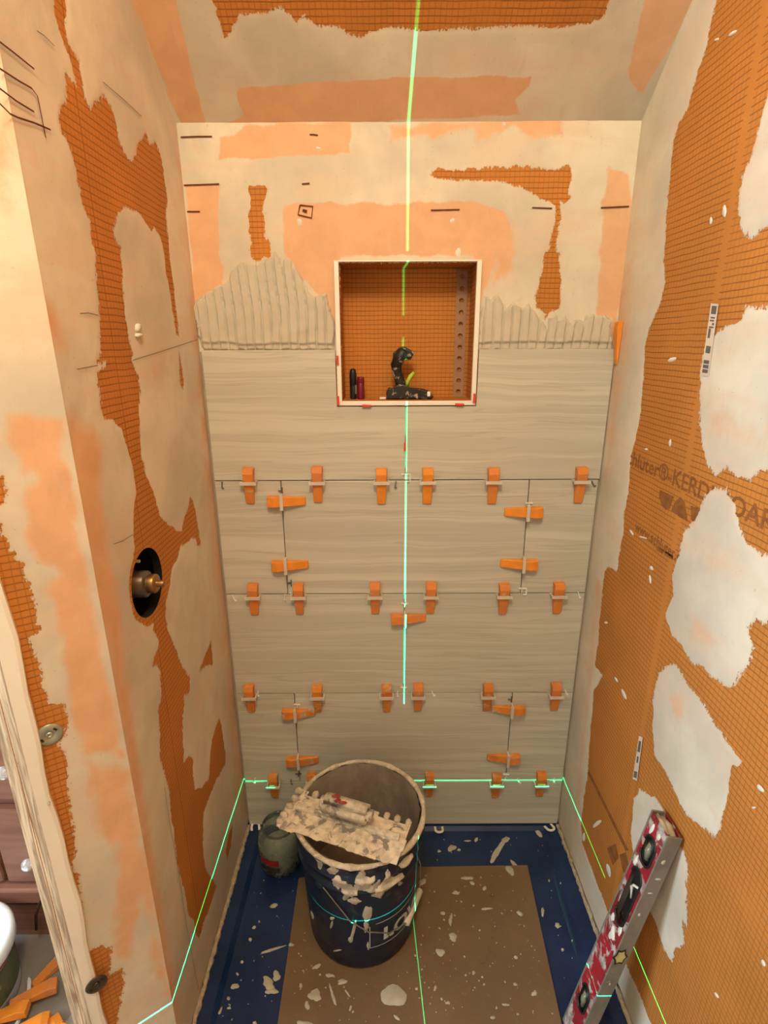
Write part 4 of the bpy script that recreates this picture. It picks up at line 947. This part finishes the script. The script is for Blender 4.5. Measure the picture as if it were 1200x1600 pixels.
# horseshoe shims under the lowest tiles
def shim(px, py, rot, lab):
    p = at(px, py, 2, .012); bm = bmesh.new(); n = 20; a = []
    def prof(r): return [(r * math.cos(t), r * math.sin(t)) for t in np.linspace(0, math.pi, n)]
    ro, ri, leg = .0145, .0080, -.014
    out = [(ro, leg)] + prof(ro) + [(-ro, leg), (-ri, leg)] + prof(ri)[::-1] + [(ri, leg)]
    o = link('horseshoe_shim', prism('horseshoe_shim', out, .0, .003, 'xy', .0005), MT['spacer_white']); o.location = (p[0], p[1], .0112); o.rotation_euler = (math.radians(14), 0, math.radians(rot)); props(o, lab, 'shim', 'white horseshoe shims under the tile')
shim(686, 1297, 180, 'white horseshoe shim at the wall foot beside the bucket'); shim(860, 1294, 200, 'white horseshoe shim in the tray corner towards the printed wall'); shim(399, 1291, 15, 'white horseshoe shim in the tray corner behind the jar')

# ---- bucket
BC = (-.113, -.2635); BZ = .0046
bk = empty('mortar_bucket', (BC[0], BC[1], BZ)); props(bk, 'dark blue mortar-crusted bucket with worn white lettering standing on the brown board', 'bucket')
RIMZ = .349
prof_o = [(0, .0), (.118, .0), (.130, .004), (.1335, .012), (.1395, .13), (.1455, .262), (.1460, .266), (.1535, .268), (.1540, .274), (.1480, .278), (.1490, .300), (.1555, .302), (.1560, .309), (.1500, .313), (.1520, .338), (.1565, .340), (.1570, .347), (.1545, RIMZ), (.1500, RIMZ - .001), (.1460, .30), (.137, .12), (.130, .02), (0, .016)]
link('pail_body', lathe('pail_body', prof_o, 72), MT['bucket'], bk, True)
def cyl(rf):
    def m(u, v, h=0):
        u, v = np.asarray(u, float), np.asarray(v, float); r = rf(v) + np.asarray(h); return np.stack([r * np.sin(u), -r * np.cos(u), v], -1)   # u: angle from the side facing -y
    return m
_pz = [q[1] for q in prof_o[2:17]]; _pr = [q[0] for q in prof_o[2:17]]
r_out = lambda z: np.interp(z, _pz, _pr)
r_in = lambda z: np.interp(z, [.0, .12, .30, RIMZ], [.12, .1365, .1455, .1500])
# mortar lining inside and caked rim
field('mortar_lining', cyl(r_in), -math.pi, math.pi, .07, RIMZ - .002, .022, lambda u, v: np.ones(len(u)), lambda u, v, k: -.003 - .0035 * (fbm(np.sin(u) * 2, v * 14 + np.cos(u) * 2, 3, 3) + .5) - .0022 * np.sin(v * 260 + 5 * vnoise(u, v, 6, 3)) * np.clip(vnoise(u, v * 3, 1.3, 9) * 3, 0, 1), MT['mortar_in'], bk, skirt=False)
link('mortar_fill', lathe('mortar_fill', [(0, .105), (.05, .104), (.09, .108), (.12, .118), (.136, .13)], 40), MT['mortar_in'], bk, True)
v, f = [], []; n = 110; mseg = 7
for i in range(n):
    t = 2 * math.pi * i / n; nn = float(fbm(np.array([math.sin(t) * 1.5]), np.array([math.cos(t) * 1.5]), 5, 4)[0])
    for j in range(mseg):
        a = math.pi * (j / (mseg - 1)) * 1.25 - .4; rr = .0052 + .003 * nn
        r_ = .1525 + rr * math.cos(a) * 1.15; z = RIMZ - .0015 + max(rr * math.sin(a), -.004); v.append((r_ * math.cos(t), r_ * math.sin(t), z))
for i in range(n):
    for j in range(mseg - 1): f.append((i * mseg + j, ((i + 1) % n) * mseg + j, ((i + 1) % n) * mseg + j + 1, i * mseg + j + 1))
link('caked_rim', pydata('caked_rim', v, f), MT['crust'], bk, True)
CYL = cyl(r_out)
def bucket_px(x, y):
    d = ray(x, y); o_ = CAM - np.array([BC[0], BC[1], BZ])
    for t in np.linspace(.6, 2.2, 6400):
        q = o_ + d * t
        if 0 < q[2] < RIMZ and math.hypot(q[0], q[1]) < r_out(q[2]): return math.atan2(q[0], -q[1]), q[2]
    return None
def bucket_blob(x, y, a, b_, g, mat, name='mortar_splat', th=.0012):
    P = [bucket_px(x + q[0], y + q[1]) for q in blob(rng, a, b_, math.radians(g), 20, .6)]
    if any(p is None for p in P): return
    v, f = patch_geo(CYL, np.array(P), th); link(name, pydata(name, v, f), mat, bk, True)
PATCH = [[(518,1373),(528,1368),(533,1376),(541,1377),(553,1386),(556,1372),(560,1366),(563,1350),(560,1338),(572,1338),(569,1354),(571,1368),(578,1374),(586,1368),(581,1382),(590,1391),(596,1380),(602,1369),(605,1358),(612,1370),(629,1363),(632,1370),(614,1384),(600,1394),(594,1403),(584,1401),(586,1390),(575,1395),(560,1393),(551,1403),(541,1400),(536,1396),(533,1386),(528,1392),(520,1384)],
 [(492,1336),(500,1332),(512,1346),(507,1350),(503,1346),(502,1356),(497,1350)], [(510,1358),(522,1352),(530,1360),(524,1366),(514,1366)], [(622,1352),(634,1338),(645,1332),(641,1346),(632,1356)], [(540,1404),(556,1402),(566,1408),(556,1413),(544,1410)]]
for pl in PATCH:
    P = np.array([(q[0] * .15, q[1]) for q in (bucket_px(*p) for p in pl) if q]); lo_, hi_ = P.min(0) - .004, P.max(0) + .004
    field('mortar_drips', lambda u, v, h=0: CYL(np.asarray(u) / .15, v, h), lo_[0], hi_[0], lo_[1], min(hi_[1], RIMZ - .004), .0018, lambda u, v: sdf(P, u, v) + .0035 * fbm(u, v, 110, 41) - .0035 * np.clip(fbm(u, v, 60, 44), 0, 1), lambda u, v, k: .0007 + .0018 * np.clip(k / .006, 0, 1) + .0006 * fbm(u, v, 120, 42), MT['crust'], bk)
for a in [(574,1428,8,12,0),(572,1448,4,9,0),(552,1455,3,16,15),(548,1468,4,5,0),(588,1398,7,4,0),(586,1385,5,12,30),(555,1405,5,3,0),(541,1400,6,6,0),(602,1388,4,8,40),(519,1435,3,3,0),(518,1445,2,6,15),(488,1430,2,6,-20),(527,1485,7,1,-10),(500,1352,4,6,0),(625,1380,4,3,0),(575,1478,2,6,0)]:
    bucket_blob(*a, MT['splat'])
# white logo box and lettering wrapped on the bucket
def curve_on(pts, wdt, name, close=True):
    """polyline in (angle, z) drawn as a thin band on the bucket"""
    P = []
    for (a0, b0), (a1, b1) in zip(pts, pts[1:]):
        for t in np.linspace(0, 1, 12, endpoint=False): P.append((a0 + (a1 - a0) * t, b0 + (b1 - b0) * t))
    P.append(pts[-1]); P = np.array(P); v, f = [], []
    for i in range(len(P)):
        t = P[min(i + 1, len(P) - 1)] - P[max(i - 1, 0)]; t = t * np.array([.142, 1]); t /= np.linalg.norm(t) + 1e-9; nn = np.array([-t[1] / .142, t[0]]) * wdt / 2
        v += [P[i] + nn, P[i] - nn]
    v = np.array(v); f = [(2 * i, 2 * i + 1, 2 * i + 3, 2 * i + 2) for i in range(len(P) - 1)]
    link(name, pydata(name, CYL(v[:, 0], v[:, 1], .0005), f), MT['ink_white'], bk)
a0, zb = bucket_px(578, 1481); _, zt = bucket_px(578, 1446)
curve_on([(a0, zb), (a0 + 1.55, zb), (a0 + 1.55, zt), (a0 + .10, zt), ], .0022, 'logo_outline'); curve_on([(a0, zt - .004), (a0, zb)], .0022, 'logo_outline')
vs, f = text_mesh("LOWE'S", .056, .035); LA, LB = bucket_px(598, 1468)
vs[:, 1] *= 1.0; p = CYL(LA + vs[:, 0] / .142 * 1.05, LB + vs[:, 1], .0006)
link('logo_lettering', pydata('logo_lettering', p, f), MT['ink_white'], bk)
# bail and grip
def bp(x, y, off=.004):
    q = bucket_px(x, y); return tuple(CYL(np.array([q[0]]), np.array([q[1]]), np.array([off]))[0])
ear = lambda ang, z: tuple(CYL(np.array([ang]), np.array([z]), np.array([.004]))[0])
e1, e2 = ear(-.62, .262), ear(-.62 + math.pi, .262)
gw = lambda x, y, yy: np.array(at(x, y, 1, yy)) - np.array([BC[0], BC[1], BZ])
g1, g2 = gw(635, 1442, -.352), gw(656, 1392, -.262)
dirg = (g2 - g1) / np.linalg.norm(g2 - g1)
path = [e1, bp(509, 1387), bp(530, 1414), bp(548, 1437), bp(575, 1452, .006), bp(606, 1453, .008), tuple(g1), tuple((g1 + g2) / 2), tuple(g2), tuple(g2 + np.array([.004, .05, .03])), tuple(np.array(e2) * np.array([1.02, 1, 1]))]
link('bail_wire', tube('bail_wire', path, .0014, 8), MT['wire'], bk, True)
link('bail_grip', tube('bail_grip', [g1 - dirg * .002, g1, (g1 + g2) / 2, g2, g2 + dirg * .002], [.006, .0085, .0088, .0085, .006], 14), MT['grip'], bk, True)
for e, a in ((e1, -.62), (e2, -.62 + math.pi)):
    o = link('bail_lug', lathe('bail_lug', [(0, .006), (.008, .006), (.010, .003), (.011, -.004)], 18), MT['bucket'], bk, True)
    o.matrix_local = Matrix.Translation(e) @ Vector((math.sin(a), -math.cos(a), 0)).to_track_quat('Z', 'Y').to_matrix().to_4x4()

# ---- notched trowel lying across the rim
TO = Vector((-.3035, -.3210, .3605)); TX = Vector((.272, -.098, .002)).normalized(); TY = Vector((.34, .94, .012)); TY = (TY - TX * TY.dot(TX)).normalized(); TZ = TX.cross(TY)
tr = empty('notched_trowel'); tr.matrix_world = Matrix(((TX.x, TY.x, TZ.x, TO.x), (TX.y, TY.y, TZ.y, TO.y), (TX.z, TY.z, TZ.z, TO.z), (0, 0, 0, 1)))
props(tr, 'cream mortar-crusted notched trowel lying across the bucket rim', 'trowel')
LT, WT = .292, .112
# blade outline with square notches on the far long edge and on one short end
pts = [(0, 0), (LT, 0), (LT, WT)]; x = LT
nt_ = 11; stp = LT / (2 * nt_)
for i in range(nt_):
    pts += [(LT - (2 * i) * stp - stp, WT), (LT - (2 * i) * stp - stp, WT - .012), (LT - (2 * i + 2) * stp, WT - .012), (LT - (2 * i + 2) * stp, WT)] if i < nt_ - 1 else []
pts += [(0, WT)]
for y in (.092, .068, .044): pts += [(0, y + .006), (.012, y + .006), (.012, y - .006), (0, y - .006)]
bl = link('blade', prism('blade', pts, 0, .0022, 'xy'), MT['trowel'], tr)
# dried mortar built up on the blade
def cake(u, v): return np.minimum(np.minimum(u + .004, LT - u), np.minimum(v + .003, WT - .016 - v)) * .6 + .012 * fbm(u, v, 30, 31) - .0005
field('mortar_cake', Frame((0, 0, .0022), (1, 0, 0), (0, 1, 0)), -.006, LT + .004, -.006, WT, .003, cake, lambda u, v, k: .0015 + .004 * np.clip(k / .02, 0, 1) * (.6 + fbm(u, v, 40, 33)) + .003 * np.clip(fbm(u, v, 90, 34), 0, 1), MT['trowel'], tr)
link('spine_bar', boxmesh('spine_bar', (.022, LT - .012, .050, .066, .002, .013), .003), MT['trowel_hi'], tr)
def lump(x, y, sx, sy, sz):
    bm = bmesh.new(); r_ = bmesh.ops.create_icosphere(bm, subdivisions=2, radius=1); k = rng.uniform(.85, 1.25)
    for q in bm.verts: q.co *= 1 + .18 * math.sin(q.co.x * 5 + x * 900) * math.cos(q.co.y * 4 + y * 700)
    bmesh.ops.scale(bm, vec=(sx * k, sy * k, sz * k), verts=bm.verts); bmesh.ops.translate(bm, vec=(x, y, .004), verts=bm.verts)
    link('caked_tooth', bm_mesh('caked_tooth', bm), MT['crust'], tr, True)
for i in range(nt_ - 1):
    if i not in (3, 4, 5, 6): lump(LT - (2 * i) * stp - stp * .5, WT - .005, .0072, .0092, .006)
for y in (.104, .080, .056, .030, .012): lump(.004, y, .0095, .0075, .007)
for x in (.105, .185): link('handle_post', boxmesh('handle_post', (x - .006, x + .006, .052, .066, .012, .034), .002), MT['trowel_hi'], tr)
bm = bmesh.new(); vs, _ = box(bm, .086, .214, .040, .084, .024, .064); bmesh.ops.bevel(bm, geom=bm.edges[:], offset=.012, segments=4, affect='EDGES')
for q in bm.verts: q.co += Vector((0, .0012 * math.sin(q.co.x * 120), .0012 * math.sin(q.co.x * 90)))
hd = link('handle', bm_mesh('handle', bm), MT['trowel_hi'], tr, True)
def hf(u, v, h=0): return np.stack([np.asarray(u), np.asarray(v), .0665 + np.asarray(h) + 0 * np.asarray(u)], -1)
for cx, cy, a, b_ in ((.124, .066, .010, .006), (.133, .056, .008, .006), (.146, .054, .011, .0045)):
    P = np.array([(cx + q[0], cy + q[1]) for q in blob(rng, a, b_, .2, 14, .5)]); v, f = patch_geo(hf, P, .001); link('red_stain', pydata('red_stain', v, f), MT['red_stain'], tr)

# ---- clear jar beside the bucket
jr = empty('plastic_jar', (-.352, -.112, .0006)); props(jr, 'cloudy clear plastic jar with a red label standing on the blue tray', 'jar')
link('jar_wall', lathe('jar_wall', [(0, .0), (.048, .0), (.055, .005), (.058, .02), (.060, .085), (.057, .108), (.050, .122), (.046, .126), (.046, .138), (.0435, .139), (.0435, .126), (.048, .120), (.054, .106), (.057, .085), (.055, .02), (.045, .004), (0, .003)], 44), MT['clear'], jr, True)
link('cloudy_water', lathe('cloudy_water', [(0, .0045), (.044, .0055), (.0535, .02), (.0548, .055), (0, .056)], 36), MT['cloud'], jr, True)
jc = cyl(lambda z: np.interp(z, [0, .02, .085], [.0555, .0585, .0606]))
def jlab(name, a0_, a1_, z0_, z1__, mat, h=.0006): field(name, jc, a0_, a1_, z0_, z1__, .03, lambda u, v: np.ones(len(u)), h, mat, jr, skirt=False)
jlab('red_label', -.85, .12, .052, .074, MT['label_red']); jlab('dark_label', -.85, .15, .030, .046, MT['label_dark']); jlab('dark_label', -.6, -.05, .012, .027, MT['label_dark'])

# ---- spirit level leaning on the right wall
d_ = Vector((.196, .013, .980)).normalized(); T_ = Vector((.98, 0, -.196)); T_ = (T_ - d_ * T_.dot(d_)).normalized(); H_ = d_.cross(T_)
LO = Vector((.3345, -.5545, .0062))
lv = empty('spirit_level'); lv.matrix_world = Matrix(((T_.x, H_.x, d_.x, LO.x), (T_.y, H_.y, d_.y, LO.y), (T_.z, H_.z, d_.z, LO.z), (0, 0, 0, 1)))
props(lv, 'red and grey mortar-splashed spirit level leaning against the printed orange wall', 'spirit level')
LL, HH, TT = .588, .0605, .028
link('front_rail', boxmesh('front_rail', (0, TT, 0, .0035, 0, LL), .0008), MT['grey_rail'], lv)
link('back_rail', boxmesh('back_rail', (0, TT, HH - .0035, HH, 0, LL), .0008), MT['grey_rail'], lv)
link('far_face', boxmesh('far_face', (TT - .0028, TT - .0006, .003, HH - .003, 0, LL), .0002), MT['red_face'], lv)
# near face: a plate with windows cut out of it
WIN = [(.030, .118, .016, .0300), (.030, .405, .0175, .066), (.030, .520, .0175, .030)]     # centre y, centre z, half widths
def face_keep2(u, v):
    d = np.ones(len(u))
    for cy, cz, a, b_ in WIN:
        q = np.maximum(np.abs(v - cz) - (b_ - a), 0); d = np.minimum(d, np.hypot(u - cy, q) - a)
    return d
def lface(u, v, h=0): return np.stack([.0012 - np.asarray(h) + 0 * np.asarray(u), np.asarray(u, float), np.asarray(v, float)], -1)
field('near_face', lface, .003, HH - .003, 0, LL, .0025, face_keep2, lambda u, v, k: .0004 * fbm(u, v, 60, 3), MT['red_face'], lv, smooth=False)
for i, (cy, cz, a, b_) in enumerate(WIN):
    pts = []
    for t in np.linspace(0, 2 * math.pi, 37):
        pts.append((.001, cy + a * math.cos(t), cz + (b_ - a) * (1 if math.sin(t) >= 0 else -1) + a * math.sin(t)))
    link('window_ring', tube('window_ring', pts, .0024, 8), MT['black'], lv, True)
    link('window_back', boxmesh('window_back', (.014, .016, cy - a, cy + a, cz - b_, cz + b_)), MT['dark_window'], lv)
    if i != 1:
        link('vial_holder', tube('vial_holder', [(.009, cy - .001, cz - b_ * .8), (.009, cy + .001, cz + b_ * .8)], .0095, 12), MT['black'], lv, True)
        link('vial', tube('vial', [(.004, cy - .002, cz - b_ * .55), (.002, cy, cz), (.004, cy + .002, cz + b_ * .55)], [.0055, .0068, .0055], 12), MT['vial'], lv, True)
    else:
        link('vial_holder', boxmesh('vial_holder', (.004, .014, cy - .013, cy + .013, cz + .020, cz + .060), .004), MT['black'], lv)
        link('pale_streak', tube('pale_streak', [(.003, cy - .016, cz + .040), (.002, cy, cz + .030), (.003, cy + .004, cz + .022), (.003, cy - .006, cz + .004)], [.002, .0026, .0034, .002], 8), MT['chip'], lv, True)
# open end: cast web and rounded plug inside the hollow section
link('end_web', boxmesh('end_web', (.010, .013, .003, HH - .003, LL - .05, LL - .004), .0005), MT['raw_alu'], lv)
link('end_plug', tube('end_plug', [(.018, .010, LL - .010), (.018, .030, LL - .006), (.018, .052, LL - .010)], [.006, .008, .006], 12), MT['raw_alu'], lv, True)
link('end_bumper', tube('end_bumper', [(.007, .012, LL - .008), (.007, .034, LL - .004), (.007, .054, LL - .008)], [.0045, .006, .0045], 12), MT['raw_alu'], lv, True)
# sticker folded over the front rail, black outline behind a pale star
def star(cx, cz, r, rr, y, name, mat):
    pts = []
    for i in range(12):
        t = 2 * math.pi * i / 12 + .2; q = r if i % 2 == 0 else rr; pts.append((cx + q * math.cos(t) * .62, cz + q * math.sin(t)))
    link(name, prism(name, pts, y, y + .0004, 'xz'), mat, lv)
star(.010, .288, .0235, .0165, -.0006, 'sticker_outline', MT['black']); star(.0105, .288, .0165, .0125, -.0011, 'sticker', MT['sticker'])
for y, z, a, b_ in ((.030, .305, .010, .016), (.015, .335, .006, .012), (.045, .330, .007, .010), (.020, .565, .004, .008), (.042, .56, .005, .012), (.048, .475, .005, .012)):
    P = np.array([(y + q[0], z + q[1]) for q in blob(rng, a * .8, b_, .1, 18, .8)]); v, f = patch_geo(lface, P, .0015); link('mortar_splat', pydata('mortar_splat', v, f), MT['chip'], lv, True)
def rface(u, v, h=0): return np.stack([np.asarray(u, float), -np.asarray(h) + 0 * np.asarray(u), np.asarray(v, float)], -1)
for x, z, a, b_ in ((.014, .212, .0025, .003), (.012, .53, .004, .006), (.016, .49, .006, .003), (.013, .455, .005, .002), (.011, .40, .003, .004)):
    P = np.array([(x + q[0], z + q[1]) for q in blob(rng, a, b_, .1, 12, .4)])[::-1]; v, f = patch_geo(rface, P, .0008); link('mortar_splat', pydata('mortar_splat', v, f), MT['splat'], lv, True)

# ---- vanity cabinet past the partition
cx0, cx1, cy, cy1 = -1.62, -.655, -.315, .285
cab = empty('vanity_cabinet', ((cx0 + cx1) / 2, cy, -.004)); props(cab, 'reddish-brown wooden vanity cabinet with glass knobs beyond the stud', 'cabinet')
inv = Matrix.Translation((-(cx0 + cx1) / 2, -cy, .004))
def cp_(name, me_, mat, par=None):
    o = link(name, me_, mat, par or cab)
    if par is None: o.matrix_parent_inverse = inv
    return o
cp_('carcass', boxmesh('carcass', (cx0, cx1, cy + .022, cy1, .10, .80), .002), MT['cab'])
cp_('toe_kick', boxmesh('toe_kick', (cx0, cx1, cy + .008, cy + .025, -.004, .10), .001), MT['cab'])
cp_('base_rail', boxmesh('base_rail', (cx0, cx1, cy - .012, cy + .022, .128, .172), .006), MT['cab'])
cp_('counter', boxmesh('counter', (cx0 - .02, cx1 + .008, cy - .02, cy1, .80, .84), .004), MT['counter'])
for x0_, x1_ in ((cx0 + .01, -1.145), (-1.135, -.972), (-.962, cx1 - .008)):
    for zb_, zt_ in ((.185, .405), (.435, .62), (.64, .785)):
        dr = cp_('drawer_front', boxmesh('drawer_front', (x0_, x1_, cy - .002, cy + .024, zb_, zt_), .006), MT['cab'])
        kx = (x0_ + x1_) / 2 if x1_ < -.9 else -.882
        kz = {.185: .268, .435: .533, .64: .712}[zb_]
        k = link('knob', lathe('knob', [(0, .034), (.009, .033), (.0155, .026), (.0165, .020), (.012, .014), (.006, .008), (.006, 0)], 14), MT['glass'], dr, True)
        k.matrix_local = Matrix.Translation((kx, cy - .002, kz)) @ Matrix.Rotation(math.pi / 2, 4, 'X')
o = link('power_cable', tube('power_cable', [at(40, 1262, 1, -.345), at(42, 1285, 1, -.345), at(52, 1312, 1, -.35), at(68, 1360, 1, -.35), at(70, 1395, 1, -.355), at(62, 1412, 1, -.35), at(56, 1430, 1, -.345), at(57, 1452, 1, -.34)], .0035, 8), MT['cable'], None, True)
props(o, 'thin dark brown cable hanging in front of the vanity', 'cable')

# ---- tub of product, cut off by the frame
tc_ = (-1.000, -.455)
tb2 = empty('product_tub', (tc_[0], tc_[1], -.004)); props(tb2, 'white plastic tub with a green label standing on the room floor', 'tub')
link('tub_wall', lathe('tub_wall', [(0, 0), (.096, 0), (.102, .006), (.106, .13), (.109, .15), (.112, .152), (.112, .160), (.105, .160), (.100, .145), (.095, .02), (0, .015)], 48), MT['tub'], tb2, True)
link('lid', lathe('lid', [(.114, .142), (.1165, .144), (.1165, .164), (.112, .168), (.104, .166), (.098, .158), (0, .157)], 48), MT['tub'], tb2, True)
tcy = cyl(lambda z: np.interp(z, [0, .006, .13, .15], [.098, .1022, .1062, .109]))
field('green_label', tcy, -1.0, 2.4, .035, .122, .04, lambda u, v: np.ones(len(u)), .0006, MT['tub_label'], tb2, skirt=False)
field('red_band', tcy, -1.0, 2.4, .124, .136, .04, lambda u, v: np.ones(len(u)), .0006, MT['tub_red'], tb2, skirt=False)
for i, (a, z) in enumerate(((.75, .070), (.95, .076), (1.12, .082), (1.30, .092))):
    P = np.array([(a + q[0] / .1, z + q[1]) for q in blob(rng, .006, .014, -.2, 14, .2)]); v, f = patch_geo(tcy, P, .0012); link('label_stroke', pydata('label_stroke', v, f), MT['chip'], tb2, True)
pts = [(-.985 + .125 * math.cos(t), -.497 + .135 * math.sin(t), .004) for t in np.linspace(-1.7, .75, 30)]
o = link('clear_lid_ring', tube('clear_lid_ring', pts, [.001] + [.0045] * 28 + [.001], 8), MT['tub'], None, True); props(o, 'pale curved plastic ring lying against the foot of the white tub', 'ring')

# ---- loose wedges on the room floor
def loose(px, py, ang, z, tilt, lab, kind='wedge', flip=0):
    p = at(px, py, 2, z); o = bpy.data.objects.new('leveling_wedge', WM[kind]); COL.objects.link(o)
    o.matrix_world = Matrix.Translation((p[0], p[1], z - .004)) @ Matrix.Rotation(math.radians(ang), 4, 'Z') @ Matrix.Rotation(math.radians(tilt), 4, 'Y') @ Matrix.Rotation(math.radians(-90), 4, 'X') @ Matrix.Rotation(math.radians(90), 4, 'Y')
    props(o, lab, 'wedge', 'loose orange wedges on the room floor'); return o
loose(92, 1505, 55, .0005, 0, 'single loose brownish wedge lying against the foot of the pine stud', 'wedge_used')
loose(62, 1552, 25, .020, 4, 'long loose wedge lying highest on the pile beside the white tub', 'wedge_used')
loose(18, 1585, 12, .018, -3, 'bright loose wedge on the pile nearest the tub foot', 'wedge')
hid = 'bright loose wedge half buried in the pile near the white tub'
for px, py, an, z, tl in ((50, 1606, 20, .010, 0), (70, 1618, 50, .0005, 0), (25, 1625, -15, .0005, 0), (88, 1612, -20, .0005, 0)): loose(px, py, an, z, tl, hid, 'wedge')
p = at(125, 1590, 2, 0); v, f = patch_geo(FLOOR, np.array([(p[0] + q[0], p[1] + q[1]) for q in blob(rng, .05, .022, .9, 16, .25)]), .004)
o = link('mortar_rag', pydata('mortar_rag', v, f), MT['splat_grey'], None, True); o.location.z = -.003; props(o, 'crumpled pale scrap on the floor beside the foot of the stud', 'scrap')
